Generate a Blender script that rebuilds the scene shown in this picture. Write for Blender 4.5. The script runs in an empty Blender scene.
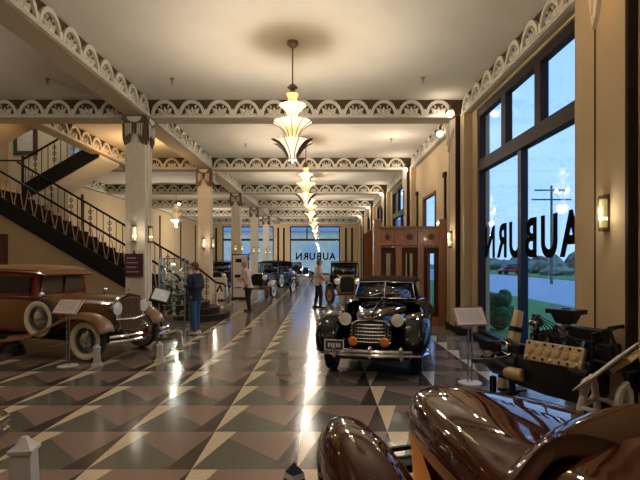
import bpy, bmesh, math, random
from mathutils import Vector, Matrix, Euler
random.seed(7)
S = bpy.context.scene
C = S.collection
PI = math.pi
R = math.radians

# ------------------------------------------------------------------ camera
EYE, FOC, VX, VY = 1.8, 480.0, 322.0, 259.3
cam_d = bpy.data.cameras.new('camera')
cam = bpy.data.objects.new('camera', cam_d)
C.objects.link(cam)
cam.location = (0, 0, EYE)
cam.rotation_euler = (PI/2, 0, 0)
cam_d.sensor_width = 36.0
cam_d.lens = 36.0*FOC/640.0
cam_d.shift_x = -(VX-320)/640.0
cam_d.shift_y = (VY-240)/640.0
cam_d.clip_start = 0.05
cam_d.clip_end = 600
S.camera = cam

# ------------------------------------------------------------------ sky
world = bpy.data.worlds.new('dusk_sky')
S.world = world
world.use_nodes = True
nt = world.node_tree
nt.nodes.clear()
wo = nt.nodes.new('ShaderNodeOutputWorld')
wb = nt.nodes.new('ShaderNodeBackground')
wr = nt.nodes.new('ShaderNodeValToRGB')
wt = nt.nodes.new('ShaderNodeTexCoord')
ws = nt.nodes.new('ShaderNodeSeparateXYZ')
nt.links.new(wt.outputs['Generated'], ws.inputs[0])
nt.links.new(ws.outputs['Z'], wr.inputs[0])
wr.color_ramp.elements[0].position = 0.0
wr.color_ramp.elements[0].color = (0.31, 0.50, 0.86, 1)
wr.color_ramp.elements[1].position = 0.45
wr.color_ramp.elements[1].color = (0.24, 0.45, 0.86, 1)
nt.links.new(wr.outputs[0], wb.inputs[0])
wb.inputs[1].default_value = 1.35
nt.links.new(wb.outputs[0], wo.inputs[0])

# ------------------------------------------------------------------ exposure
S.view_settings.view_transform = 'Standard'
S.view_settings.look = 'None'
S.view_settings.exposure = 0.64
S.view_settings.gamma = 1.0
S.view_settings.use_curve_mapping = False
S.cycles.use_denoising = True
S.cycles.max_bounces = 7
S.cycles.diffuse_bounces = 4
S.cycles.glossy_bounces = 4
S.cycles.transparent_max_bounces = 12
S.cycles.sample_clamp_indirect = 6
S.cycles.caustics_reflective = False
S.cycles.caustics_refractive = False
LAMP_W = 290.0       # watts in one chandelier
WARM = (1.0, 0.91, 0.79)
AMBER = (1.0, 0.62, 0.28)

# ------------------------------------------------------------------ helpers
def lin(v):
    v /= 255.0
    return v/12.92 if v <= 0.04045 else ((v+0.055)/1.055)**2.4
def hx(s):
    return (lin(int(s[0:2], 16)), lin(int(s[2:4], 16)), lin(int(s[4:6], 16)), 1.0)

def mat(name, col, rough=0.5, metal=0.0, spec=0.5, vary=0.0, scale=8.0, bump=0.0, coat=0.0, emit=None, es=0.0, stretch=None):
    m = bpy.data.materials.new(name)
    m.use_nodes = True
    t = m.node_tree
    b = t.nodes['Principled BSDF']
    c = hx(col)
    b.inputs['Base Color'].default_value = c
    b.inputs['Roughness'].default_value = rough
    b.inputs['Metallic'].default_value = metal
    b.inputs['Specular IOR Level'].default_value = spec
    b.inputs['Coat Weight'].default_value = coat
    b.inputs['Coat Roughness'].default_value = 0.03
    if emit:
        b.inputs['Emission Color'].default_value = hx(emit)
        b.inputs['Emission Strength'].default_value = es
    if vary or bump:
        tc = t.nodes.new('ShaderNodeTexCoord')
        nz = t.nodes.new('ShaderNodeTexNoise')
        nz.inputs['Scale'].default_value = scale
        nz.inputs['Detail'].default_value = 5
        if stretch:
            mp = t.nodes.new('ShaderNodeMapping')
            mp.inputs['Scale'].default_value = stretch
            t.links.new(tc.outputs['Object'], mp.inputs[0])
            t.links.new(mp.outputs[0], nz.inputs[0])
        else:
            t.links.new(tc.outputs['Object'], nz.inputs[0])
        if vary:
            rp = t.nodes.new('ShaderNodeValToRGB')
            lo = tuple(max(0, v*(1-vary)) for v in c[:3])+(1,)
            hi = tuple(min(1, v*(1+vary)) for v in c[:3])+(1,)
            rp.color_ramp.elements[0].color = lo
            rp.color_ramp.elements[1].color = hi
            rp.color_ramp.elements[0].position = 0.3
            rp.color_ramp.elements[1].position = 0.7
            t.links.new(nz.outputs['Fac'], rp.inputs[0])
            t.links.new(rp.outputs[0], b.inputs['Base Color'])
        if bump:
            bp = t.nodes.new('ShaderNodeBump')
            bp.inputs['Strength'].default_value = bump
            bp.inputs['Distance'].default_value = 0.01
            t.links.new(nz.outputs['Fac'], bp.inputs['Height'])
            t.links.new(bp.outputs[0], b.inputs['Normal'])
    return m

def glass_mat(name, tint='e8f0f4', mirror=0.10, rough=0.0):
    """thin pane: see-through with a Fresnel sheen"""
    m = bpy.data.materials.new(name)
    m.use_nodes = True
    t = m.node_tree
    t.nodes.clear()
    o = t.nodes.new('ShaderNodeOutputMaterial')
    mx = t.nodes.new('ShaderNodeMixShader')
    tr = t.nodes.new('ShaderNodeBsdfTransparent')
    tr.inputs[0].default_value = hx(tint)
    gl = t.nodes.new('ShaderNodeBsdfGlossy')
    gl.inputs['Roughness'].default_value = rough
    lw = t.nodes.new('ShaderNodeLayerWeight')
    lw.inputs[0].default_value = 0.25
    ad = t.nodes.new('ShaderNodeMath')
    ad.operation = 'MULTIPLY_ADD'
    ad.inputs[1].default_value = 0.16
    ad.inputs[2].default_value = mirror
    ad.use_clamp = True
    t.links.new(lw.outputs['Fresnel'], ad.inputs[0])
    t.links.new(ad.outputs[0], mx.inputs[0])
    t.links.new(tr.outputs[0], mx.inputs[1])
    t.links.new(gl.outputs[0], mx.inputs[2])
    t.links.new(mx.outputs[0], o.inputs[0])
    return m

def floor_mat():
    m = bpy.data.materials.new('terrazzo_triangles')
    m.use_nodes = True
    t = m.node_tree
    b = t.nodes['Principled BSDF']
    def M(op, a, c=None, clamp=False):
        n = t.nodes.new('ShaderNodeMath')
        n.operation = op
        n.use_clamp = clamp
        for i, v in enumerate((a, c)):
            if v is None: continue
            if isinstance(v, (int, float)): n.inputs[i].default_value = v
            else: t.links.new(v, n.inputs[i])
        return n.outputs[0]
    g = t.nodes.new('ShaderNodeNewGeometry')
    sp = t.nodes.new('ShaderNodeSeparateXYZ')
    t.links.new(g.outputs['Position'], sp.inputs[0])
    u = M('FRACT', M('DIVIDE', M('ADD', sp.outputs['X'], 0.218+90), 0.9))
    v = M('FRACT', M('DIVIDE', M('ADD', sp.outputs['Y'], 90-0.51), 0.9))
    cream = M('GREATER_THAN', v, M('MULTIPLY', u, 4.0))
    dark = M('LESS_THAN', v, M('MULTIPLY', M('SUBTRACT', u, 0.75), 4.0))
    tan = M('GREATER_THAN', v, M('SUBTRACT', 1.0, u))
    def mix(f, a, c):
        n = t.nodes.new('ShaderNodeMix')
        n.data_type = 'RGBA'
        t.links.new(f, n.inputs[0])
        for k, val in ((6, a), (7, c)):
            if isinstance(val, tuple): n.inputs[k].default_value = val
            else: t.links.new(val, n.inputs[k])
        return n.outputs[2]
    col = mix(tan, hx('5c5a50'), hx('836d61'))
    col = mix(dark, col, hx('443835'))
    col = mix(cream, col, hx('c9b798'))
    nz = t.nodes.new('ShaderNodeTexNoise')
    nz.inputs['Scale'].default_value = 60
    nz.inputs['Detail'].default_value = 6
    t.links.new(g.outputs['Position'], nz.inputs[0])
    rp = t.nodes.new('ShaderNodeValToRGB')
    rp.color_ramp.elements[0].position = 0.3
    rp.color_ramp.elements[0].color = (0.72, 0.72, 0.72, 1)
    rp.color_ramp.elements[1].position = 0.75
    rp.color_ramp.elements[1].color = (1.2, 1.2, 1.2, 1)
    t.links.new(nz.outputs['Fac'], rp.inputs[0])
    ml = t.nodes.new('ShaderNodeMix')
    ml.data_type = 'RGBA'
    ml.blend_type = 'MULTIPLY'
    ml.inputs[0].default_value = 1.0
    t.links.new(col, ml.inputs[6])
    t.links.new(rp.outputs[0], ml.inputs[7])
    t.links.new(ml.outputs[2], b.inputs['Base Color'])
    b.inputs['Roughness'].default_value = 0.15
    b.inputs['Specular IOR Level'].default_value = 0.36
    n2 = t.nodes.new('ShaderNodeTexNoise')
    n2.inputs['Scale'].default_value = 2.5
    t.links.new(g.outputs['Position'], n2.inputs[0])
    bp = t.nodes.new('ShaderNodeBump')
    bp.inputs['Strength'].default_value = 0.06
    bp.inputs['Distance'].default_value = 0.02
    t.links.new(n2.outputs['Fac'], bp.inputs['Height'])
    t.links.new(bp.outputs[0], b.inputs['Normal'])
    return m

MATS = {}
def Mt(k): return MATS[k]
def defm(k, *a, **kw): MATS[k] = mat(k, *a, **kw)

defm('ceiling_plaster', 'cec5b5', 0.9, spec=0.2, vary=0.04, scale=1.5)
defm('wall_plaster', 'b39c78', 0.85, spec=0.2, vary=0.04, scale=2)
defm('pale_plaster', 'c9bfa9', 0.85, spec=0.2, vary=0.04, scale=2)
defm('stone_column', 'd2c6b0', 0.7, spec=0.3, vary=0.06, scale=10)
defm('frieze_ground', '4d3c29', 0.85, spec=0.2, vary=0.12, scale=5)
defm('frieze_relief', 'c4bcaa', 0.8, spec=0.2, vary=0.08, scale=14)
defm('soffit_paint', 'a39176', 0.85, spec=0.2)
defm('bronze', '65503c', 0.5, metal=0.4, vary=0.25, scale=14)
defm('dark_wood', '3b2719', 0.45, vary=0.3, scale=6, stretch=(8, 8, 1))
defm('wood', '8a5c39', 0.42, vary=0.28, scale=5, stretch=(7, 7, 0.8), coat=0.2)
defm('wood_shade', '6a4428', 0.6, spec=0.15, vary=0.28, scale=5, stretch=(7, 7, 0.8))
defm('window_metal', '2b1c17', 0.6, spec=0.2, vary=0.15)
defm('navy_metal', '10182c', 0.5, spec=0.3)
defm('black_paint', '0b0a0a', 0.5, spec=0.3)
defm('dark_trim', '2c1d13', 0.8, spec=0.15, vary=0.2)
defm('olive_glass', '5c5440', 0.12, spec=0.6)
defm('iron', '15110f', 0.5, metal=0.5)
defm('baluster_bronze', '8f7f66', 0.45, metal=0.5)
defm('wood_dark', '44291a', 0.6, spec=0.15, vary=0.25, scale=5, stretch=(7, 7, 0.8))
defm('wood_matte', '5d3a22', 0.8, spec=0.0, vary=0.25, scale=5, stretch=(7, 7, 0.8))
defm('brass', 'a98143', 0.3, metal=0.9, vary=0.1)
defm('chrome', 'd9d9dc', 0.10, metal=1.0)
defm('silver', 'e4e4e2', 0.3, metal=0.35)
defm('steel', 'a9a9ab', 0.28, metal=0.9)
defm('carpet_red', '22100b', 0.95, spec=0.05, vary=0.2, scale=40)
defm('tread', '2b1d16', 0.7, spec=0.2, vary=0.2)
defm('rubber', '0f0e0e', 0.7)
defm('whitewall', 'd8ccae', 0.6)
defm('car_black', '060607', 0.3, spec=0.0, coat=0.7)
defm('car_brown', '39190d', 0.3, coat=0.9, spec=0.0)
defm('car_tan', '7c5630', 0.28, coat=0.6)
defm('car_red', '741e14', 0.3, coat=0.5)
defm('roof_tan', '8c6d42', 0.6, vary=0.08, scale=20)
defm('top_canvas', '2b1e15', 0.9, spec=0.05, vary=0.15, scale=60)
defm('copper', 'c07a38', 0.4, metal=0.2)
defm('lamp_lens', 'f2efe6', 0.14, metal=0.35, spec=0.8)
defm('amber_lens', 'c8701c', 0.2, spec=0.8)
defm('plate_blue', '1d2b57', 0.4)
defm('paper_white', 'd8ccc0', 0.6)
defm('white_plastic', 'bcb6b3', 0.55, vary=0.05)
defm('grey_plastic', 'aaa39c', 0.55, vary=0.06)
defm('red_ink', 'a02a24', 0.6)
defm('text_ink', 'c2b8ae', 0.7)
defm('maroon', '4a1622', 0.5)
defm('pink_ink', 'a9848a', 0.6)
defm('leather', '2a160e', 0.5, vary=0.15)
defm('dark_glass', '07090c', 0.04, spec=0.6)
defm('car_white', 'c9c6bb', 0.25, coat=0.6)
defm('car_navy', '0c121d', 0.2, coat=0.4)
defm('spoke_wood', 'b48a52', 0.5, vary=0.15)
defm('skin', 'b98a6c', 0.6)
defm('hair_brown', '5a3d2a', 0.8, vary=0.2)
defm('hair_grey', '8d8274', 0.8, vary=0.2)
defm('navy_knit', '1e2436', 0.9, vary=0.1, scale=40)
defm('jeans', '33507e', 0.85, vary=0.12, scale=30)
defm('pale_shirt', 'b7a39c', 0.85, vary=0.06)
defm('black_cloth', '111114', 0.9)
defm('navy_cloth', '1a1f33', 0.9)
defm('shoe_white', 'cfc9c0', 0.6)
defm('lettering_black', '050505', 0.9, spec=0.05)
defm('engine_black', '08080a', 0.42, spec=0.3, vary=0.2)
defm('cast_alloy', 'a58a60', 0.5, metal=0.2, vary=0.2, scale=20)
defm('cream_enamel', 'c9b083', 0.45, vary=0.05)
defm('brown_frame', '563324', 0.5)
defm('green_frame', '2f4a36', 0.5)
defm('purple_frame', '4b2433', 0.5)
defm('picture_paper', 'c3c5bf', 0.6, vary=0.12, scale=9)
defm('shade_glass', 'f6e2b4', 0.3, emit='ffdfa6', es=0.17)
defm('shade_bright', 'fff0d0', 0.3, emit='ffecca', es=0.38)
defm('lamp_globe', 'fff4dd', 0.3, emit='ffeac4', es=6.0)
defm('sconce_glow', 'fff0c0', 0.3, emit='e8cf80', es=0.12)
defm('sconce_bulb', 'fff0c0', 0.3, emit='ffe9a8', es=1.7)
defm('sconce_dim', '8f8a63', 0.25, emit='d8c67a', es=0.25)
defm('petal_metal', '4b4138', 0.35, metal=0.7)
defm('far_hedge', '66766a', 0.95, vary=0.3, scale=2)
defm('dark_gloss', '120a08', 0.15, coat=0.8)
defm('drive_casting', '6e4a38', 0.4, metal=0.5, vary=0.3, scale=12)
defm('lawn', '4f7a3a', 0.95, vary=0.25, scale=3)
defm('asphalt', '9aa4ae', 0.7, spec=0.2, vary=0.06, scale=0.6)
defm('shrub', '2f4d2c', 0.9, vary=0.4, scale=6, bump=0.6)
defm('far_brick', 'e8d3ac', 0.9, vary=0.12, scale=1)
defm('far_roof', '8a93a4', 0.9)
defm('pole_wood', '55504c', 0.9)
defm('car_scarlet', 'a5262e', 0.3, coat=0.6)
MATS['floor'] = floor_mat()
MATS['pane'] = glass_mat('window_pane', 'f3f8fb', 0.025)
MATS['case_glass'] = glass_mat('case_glass', 'eef4f2', 0.04)
MATS['windshield'] = glass_mat('windshield_glass', 'a9b3b3', 0.10)

class MB:
    """collects shapes into one mesh"""
    def __init__(s, M=None):
        s.v, s.f, s.m = [], [], []
        s.M = M
        s.i = 0
    def add(s, vs, fs):
        n = len(s.v)
        for p in vs:
            p = Vector(p)
            s.v.append(s.M @ p if s.M else p)
        for f in fs:
            s.f.append([n+k for k in f])
            s.m.append(s.i)
        return s
    def use(s, i):
        s.i = i
        return s
    def box(s, c, d, rot=None, taper=1.0):
        c = Vector(c)
        x, y, z = d[0]/2, d[1]/2, d[2]/2
        vs = []
        for sz in (-1, 1):
            k = taper if sz > 0 else 1.0
            for sx, sy in ((-1, -1), (1, -1), (1, 1), (-1, 1)):
                p = Vector((sx*x*k, sy*y*k, sz*z))
                if rot is not None: p = rot @ p
                vs.append(c+p)
        return s.add(vs, [(3, 2, 1, 0), (4, 5, 6, 7), (0, 1, 5, 4), (1, 2, 6, 5), (2, 3, 7, 6), (3, 0, 4, 7)])
    def span(s, a, b):
        return s.box([(a[k]+b[k])/2 for k in range(3)], [abs(b[k]-a[k]) for k in range(3)])
    def frame(s, d):
        d = Vector(d).normalized()
        a = Vector((0, 0, 1)) if abs(d.z) < 0.9 else Vector((1, 0, 0))
        e = d.cross(a).normalized()
        return e, d.cross(e).normalized()
    def tube(s, pts, r, n=8, closed=False, cap=True):
        pts = [Vector(p) for p in pts]
        L = len(pts)
        rs = r if isinstance(r, (list, tuple)) else [r]*L
        vs, fs = [], []
        e0 = None
        for k, p in enumerate(pts):
            if closed: d = pts[(k+1) % L]-pts[k-1]
            else: d = pts[min(k+1, L-1)]-pts[max(k-1, 0)]
            if d.length < 1e-9: d = Vector((0, 0, 1))
            e, f = s.frame(d)
            if e0 is not None:
                e = e0-d.normalized()*e0.dot(d.normalized())
                e = e.normalized() if e.length > 1e-6 else s.frame(d)[0]
                f = d.normalized().cross(e)
            e0 = e
            for j in range(n):
                a = 2*PI*j/n
                vs.append(p+(e*math.cos(a)+f*math.sin(a))*rs[k])
        for k in range(L if closed else L-1):
            k2 = (k+1) % L
            for j in range(n):
                j2 = (j+1) % n
                fs.append((k*n+j, k*n+j2, k2*n+j2, k2*n+j))
        if cap and not closed:
            fs.append(tuple(range(n-1, -1, -1)))
            fs.append(tuple((L-1)*n+j for j in range(n)))
        return s.add(vs, fs)
    def cyl(s, a, b, r0, r1=None, n=14, cap=True):
        return s.tube([a, b], [r0, r0 if r1 is None else r1], n, cap=cap)
    def lathe(s, prof, c=(0, 0, 0), n=24, axis='Z', cap=True, a0=0, a1=2*PI):
        c = Vector(c)
        full = abs(a1-a0-2*PI) < 1e-6
        m = n if full else n+1
        vs, fs = [], []
        for (r, z) in prof:
            for j in range(m):
                a = a0+(a1-a0)*j/n
                p = (r*math.cos(a), r*math.sin(a), z)
                if axis == 'X': p = (p[2], p[0], p[1])
                elif axis == 'Y': p = (p[1], p[2], p[0])
                vs.append(c+Vector(p))
        for k in range(len(prof)-1):
            for j in range(n):
                j2 = (j+1) % m
                fs.append((k*m+j, k*m+j2, (k+1)*m+j2, (k+1)*m+j))
        if cap and full:
            if prof[0][0] > 1e-5: fs.append(tuple(range(m-1, -1, -1)))
            if prof[-1][0] > 1e-5: fs.append(tuple((len(prof)-1)*m+j for j in range(m)))
        return s.add(vs, fs)
    def ell(s, c, r, nu=14, nv=8, rot=None):
        c = Vector(c)
        if not isinstance(r, (list, tuple)): r = (r, r, r)
        vs, fs = [], []
        for k in range(nv+1):
            t = PI*k/nv
            for j in range(nu):
                a = 2*PI*j/nu
                p = Vector((r[0]*math.sin(t)*math.cos(a), r[1]*math.sin(t)*math.sin(a), -r[2]*math.cos(t)))
                if rot is not None: p = rot @ p
                vs.append(c+p)
        for k in range(nv):
            for j in range(nu):
                j2 = (j+1) % nu
                fs.append((k*nu+j, k*nu+j2, (k+1)*nu+j2, (k+1)*nu+j))
        return s.add(vs, fs)
    def loft(s, rings, closed=True, cap=True):
        n = len(rings[0])
        vs = [p for r in rings for p in r]
        fs = []
        for k in range(len(rings)-1):
            for j in range(n if closed else n-1):
                j2 = (j+1) % n
                fs.append((k*n+j, k*n+j2, (k+1)*n+j2, (k+1)*n+j))
        if cap and closed:
            fs.append(tuple(range(n-1, -1, -1)))
            fs.append(tuple((len(rings)-1)*n+j for j in range(n)))
        return s.add(vs, fs)
    def prism(s, poly, fn, a, b):
        """polygon (u,v) extruded from depth a to depth b; fn(u,v,w) -> xyz"""
        n = len(poly)
        vs = [fn(u, v, a) for u, v in poly]+[fn(u, v, b) for u, v in poly]
        fs = [tuple(range(n-1, -1, -1)), tuple(range(n, 2*n))]
        fs += [(j, (j+1) % n, n+(j+1) % n, n+j) for j in range(n)]
        return s.add(vs, fs)
    def torus(s, c, Rr, r, axis='Z', n=24, m=8, sq=1.0):
        pr = [(Rr+r*math.cos(2*PI*k/m), r*sq*math.sin(2*PI*k/m)) for k in range(m+1)]
        return s.lathe(pr, c, n, axis, cap=False)
    def mesh(s, name, mats, smooth=35):
        me = bpy.data.meshes.new(name)
        me.from_pydata([tuple(p) for p in s.v], [], s.f)
        for m in (mats if isinstance(mats, (list, tuple)) else [mats]):
            me.materials.append(MATS[m] if isinstance(m, str) else m)
        for p, k in zip(me.polygons, s.m): p.material_index = k
        bm = bmesh.new()
        bm.from_mesh(me)
        bmesh.ops.remove_doubles(bm, verts=bm.verts, dist=1e-5)
        bmesh.ops.recalc_face_normals(bm, faces=bm.faces)
        bm.to_mesh(me)
        bm.free()
        if smooth:
            for p in me.polygons: p.use_smooth = True
            me.set_sharp_from_angle(angle=R(smooth))
        return me
    def build(s, name, mats, parent=None, smooth=35, bev=0, sub=0, solid=0, label=None):
        return put(s.mesh(name, mats, smooth), name, parent, bev, sub, solid, label)

def put(me, name, parent=None, bev=0, sub=0, solid=0, label=None):
    o = bpy.data.objects.new(name, me)
    C.objects.link(o)
    if parent: o.parent = parent
    if solid:
        k = o.modifiers.new('thickness', 'SOLIDIFY')
        k.thickness = solid
        k.offset = 0
    if bev:
        k = o.modifiers.new('bevel', 'BEVEL')
        k.width = bev
        k.segments = 2
        k.limit_method = 'ANGLE'
        k.angle_limit = R(40)
    if sub:
        k = o.modifiers.new('smooth', 'SUBSURF')
        k.levels = k.render_levels = sub
    if label: o['label'] = label
    return o

def thing(name, label, cat, loc=(0, 0, 0), rz=0, group=None):
    o = bpy.data.objects.new(name, None)
    C.objects.link(o)
    o.empty_display_size = 0.1
    o.location = loc
    o.rotation_euler = (0, 0, rz)
    return tag(o, label, cat, group)
def tag(o, label, cat, group=None):
    o['label'] = label
    o['category'] = cat
    if group: o['group'] = group
    return o
def struct(o):
    o['kind'] = 'structure'
    return o
def dup(root, loc=None, rz=None, label=None, group=None):
    r = root.copy()
    C.objects.link(r)
    if loc is not None: r.location = loc
    if rz is not None: r.rotation_euler = (0, 0, rz)
    if label: r['label'] = label
    if group: r['group'] = group
    for ch in list(root.children):
        c = ch.copy()
        C.objects.link(c)
        c.parent = r
        for g in list(ch.children):
            d = g.copy()
            C.objects.link(d)
            d.parent = c
    return r
def lamp(name, loc, w, col=WARM, rad=0.1, parent=None, spot=None, direction=None):
    L = bpy.data.lights.new(name, 'SPOT' if spot else 'POINT')
    L.energy = w
    L.color = col
    L.shadow_soft_size = rad
    if spot:
        L.spot_size = R(spot)
        L.spot_blend = 0.6
    o = bpy.data.objects.new(name, L)
    C.objects.link(o)
    o.location = loc
    if direction is not None:
        o.rotation_euler = Vector(direction).to_track_quat('-Z', 'Y').to_euler()
    if parent: o.parent = parent
    return o
def at(x, y, d):
    return Vector(((x-VX)*d/FOC, d, EYE+(VY-y)*d/FOC))
def gnd(x, y):
    d = FOC*EYE/(y-VY)
    return Vector(((x-VX)*d/FOC, d, 0))
# ================================================================== the setting
BAY, D1, END = 6.73, 11.8, 47.2
BEAMS = [D1+BAY*k for k in range(5)]
ZB, ZC = 5.27, 5.72            # beam bottom, ceiling
XL, XR, XCOL = -11.5, 3.55, -4.5
BT = 0.47                      # beam thickness

struct(MB().span((XL-.3, -5.3, -0.2), (XR+.3, END+.3, 0)).build('floor', 'floor'))
mb = MB()
mb.span((XCOL, -5.3, ZC), (XR+.3, END+.3, ZC+.2))
mb.span((XL-.3, -5.3, ZC), (XCOL, D1, ZC+.2))
mb.span((XL-.3, D1+BAY+.1, ZC), (XCOL, END+.3, ZC+.2))
mb.span((-7.6, D1, ZC), (XCOL, D1+BAY+.1, ZC+.2))
struct(mb.build('ceiling', 'ceiling_plaster'))
# stairwell shaft over the opening
mb = MB()
mb.span((XL-.3, D1, 8.8), (-7.3, D1+BAY, 9.0))
mb.span((-7.6, D1, ZC+.2), (-7.3, D1+BAY, 8.8))
mb.span((XL-.3, D1-.2, ZC+.2), (-7.3, D1, 8.8))
struct(mb.build('wall_stairwell', 'pale_plaster'))
struct(MB().span((XL-.3, -5.3, 0), (XL, END+.3, 9.0)).build('wall_left', 'wall_plaster'))
struct(MB().span((XL-.3, -5.5, 0), (XR+.3, -5.3, ZC+.2)).build('wall_back', 'wall_plaster'))
struct(MB().span((XL, 17.6, 0), (-9.3, 17.85, 8.8)).build('wall_landing', 'pale_plaster'))

# ---- relief frieze: palmettes with buds between
def palmette(mb, fn, u0, w, h):
    N = 10
    Ro, Ri = w*0.485, w*0.385
    ks = h*0.96/(w*0.485)
    d0, d1 = 0.0, 0.05
    vs, fs = [], []
    for k in range(N+1):
        a = PI*k/N
        wob = 1.0
        for rr, dd in ((Ri, d0), (Ri, d1), (Ro*wob, d1), (Ro*wob, d0)):
            vs.append(fn(u0+rr*math.cos(a), 0.03*h+rr*math.sin(a)*ks, dd))
    for k in range(N):
        for j in range(3):
            fs.append((k*4+j, k*4+j+1, k*4+j+5, k*4+j+4))
    mb.add(vs, fs)
    for a, ra, rb, hw in ((90, .05, .60, .15), (42, .06, .76, .20), (138, .06, .76, .20), (66, .50, .78, .07), (114, .50, .78, .07), (8, .2, .76, .10), (172, .2, .76, .10)):
        a = R(a)
        ca, sa = math.cos(a), math.sin(a)
        pa, pb = ra*Ro, rb*Ro
        pm = (pa+pb)/2
        def P(r, t, d): return fn(u0+r*ca-t*sa, 0.03*h+(r*sa+t*ca)*ks, d)
        hw *= Ro
        mb.add([P(pa, 0, .01), P(pm, -hw, .01), P(pb, 0, .01), P(pm, hw, .01), P(pm, 0, .06)],
               [(0, 1, 4), (1, 2, 4), (2, 3, 4), (3, 0, 4)])
    b = w*0.10
    mb.prism([(u0-b, 0.02*h), (u0+b, 0.02*h), (u0+b*.7, .16*h), (u0, .24*h), (u0-b*.7, .16*h)], fn, 0, .055)
    c = w*0.5
    mb.prism([(u0+c-b*.9, .02*h), (u0+c+b*.9, .02*h), (u0+c+b*.6, .3*h), (u0+c, .45*h), (u0+c-b*.6, .3*h)], fn, 0, .04)

TRIM = [0]
def trim(o):
    return struct(o)
def frieze(parent, fn, u0, u1, h=ZC-ZB-.05):
    n = max(1, round((u1-u0)/0.672))
    w = (u1-u0)/n
    mb = MB()
    for k in range(n): palmette(mb, fn, u0+(k+.5)*w, w, h)
    mb.build('frieze', 'frieze_relief', parent, smooth=0)
    m2 = MB()                    # mouldings under the ornament
    for (v0, v1, dp) in ((-.045, 0.0, .07), (-.015, .012, .085)):
        m2.add([fn(u, v, w_) for u in (u0, u1) for v in (v0, v1) for w_ in (-.02, dp)],
               [(0, 1, 3, 2), (4, 6, 7, 5), (0, 4, 5, 1), (2, 3, 7, 6), (1, 5, 7, 3), (0, 2, 6, 4)])
    m2.build('moulding', 'frieze_relief', parent)
n_trim = 0
def new_trim(mb, mats):
    global n_trim
    n_trim += 1
    return struct(mb.build('trim_%d' % n_trim, mats, smooth=0))
# cross beams
for d in BEAMS:
    mb = MB()
    xl = -7.0 if d == D1+BAY else XL
    mb.span((XL, d, ZB), (XR, d+BT, ZC))
    b = new_trim(mb, ['frieze_ground'])
    MB().span((XL, d+.01, ZB-.012), (XR, d+BT-.01, ZB)).build('soffit', 'soffit_paint', b)
    frieze(b, (lambda dd: lambda u, v, w: (u, dd-w, ZB+.045+v))(d), -4.2, 3.2)
    frieze(b, (lambda dd: lambda u, v, w: (u, dd-w, ZB+.045+v))(d), XL+.05, -4.8)
# end wall cornice
b = new_trim(MB().span((XL, END-.12, ZB), (XR, END, ZC)), 'frieze_ground')
frieze(b, lambda u, v, w: (u, END-.12-w, ZB+.045+v), XL+.1, XR-.1)
# long beam over the columns, one stretch per bay
edges = [1.2]+BEAMS+[END]
for k in range(len(edges)-1):
    a, e = edges[k]+(BT if k else 0), edges[k+1]-(0 if k < 5 else .12)
    b = new_trim(MB().span((-4.74, a, ZB), (-4.26, e, ZC)), 'frieze_ground')
    MB().span((-4.73, a, ZB-.012), (-4.27, e, ZB)).build('soffit', 'soffit_paint', b)
    frieze(b, lambda u, v, w: (-4.26+w, u, ZB+.045+v), a+.08, e-.08)
# beam beside the stairwell
b = new_trim(MB().span((-7.6, D1+BT, ZB), (-7.25, D1+BAY, ZC)), 'frieze_ground')
MB().span((-7.59, D1+BT, ZB-.012), (-7.26, D1+BAY, ZB)).build('soffit', 'soffit_paint', b)
frieze(b, lambda u, v, w: (-7.25+w, u, ZB+.045+v), D1+BT+.05, D1+BAY-.05)
# cornices along the side walls
redges = [2.0]+BEAMS+[END]
for k in range(len(redges)-1):
    a, e = redges[k]+(BT if k else 0), redges[k+1]-(0 if k < 5 else .12)
    b = new_trim(MB().span((XR-.10, a, ZB), (XR, e, ZC)), 'frieze_ground')
    MB().span((XR-.09, a, ZB-.012), (XR, e, ZB)).build('soffit', 'soffit_paint', b)
    frieze(b, lambda u, v, w: (XR-.10-w, u, ZB+.045+v), a+.05, e-.1)
for k in range(1, len(BEAMS)):
    a = BEAMS[k]+BT
    e = BEAMS[k+1] if k+1 < len(BEAMS) else END-.12
    b = new_trim(MB().span((XL, a, ZB), (XL+.12, e, ZC)), 'frieze_ground')
    frieze(b, lambda u, v, w: (XL+.12+w, u, ZB+.045+v), a+.05, e-.05)

# ---- right wall with its windows
GX = 3.66
WZ0, WZ1, WZT = 0.14, 5.12, 3.92
wins = [(6.5, 11.02), (19.6, 24.4), (26.4, 31.2), (33.1, 37.9), (39.8, 44.6)]
def big_window(n, y0, y1, letters=None):
    g = MB().span((GX-.008, y0, WZ0), (GX+.008, y1, WZ1))
    w = struct(g.build('window_%d' % n, 'pane'))
    f = MB()
    X0, X1 = GX-.07, GX+.07
    f.span((X0, y0-.02, WZ0-.1), (X1, y0+.09, WZ1+.1))
    f.span((X0, y1-.09, WZ0-.1), (X1, y1+.02, WZ1+.1))
    f.span((X0, y0+.09, WZ1-.06), (X1, y1-.09, WZ1+.1))
    f.span((X0, y0+.09, WZ0-.1), (X1, y1-.09, WZ0+.05))
    f.span((X0-.03, y0+.09, WZT-.125), (X1, y1-.09, WZT+.125))
    for k in (1, 2):
        y = y0+(y1-y0)*k/3
        f.span((X0, y-.11, WZT+.125), (X1, y+.11, WZ1-.06))
    f.build('window_frame', 'window_metal', w)
    ym = (y0+y1)/2
    MB().span((X0+.01, ym-.075, WZ0+.05), (X1, ym+.075, WZT-.125)).build('mullion', 'navy_metal', w)
    MB().span((XR-.16, y0-.05, 0.0), (GX-.07, y1+.05, WZ0-.02)).build('window_sill', 'black_paint', w)
    return w
W1 = None
for i, (a, b_) in enumerate(wins):
    w = big_window(i+1, a, b_)
    if i == 0: W1 = w
mb = MB()
ys = [-5.3]
for a, b_ in wins: ys += [a, b_]
ys.append(END+.3)
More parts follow.
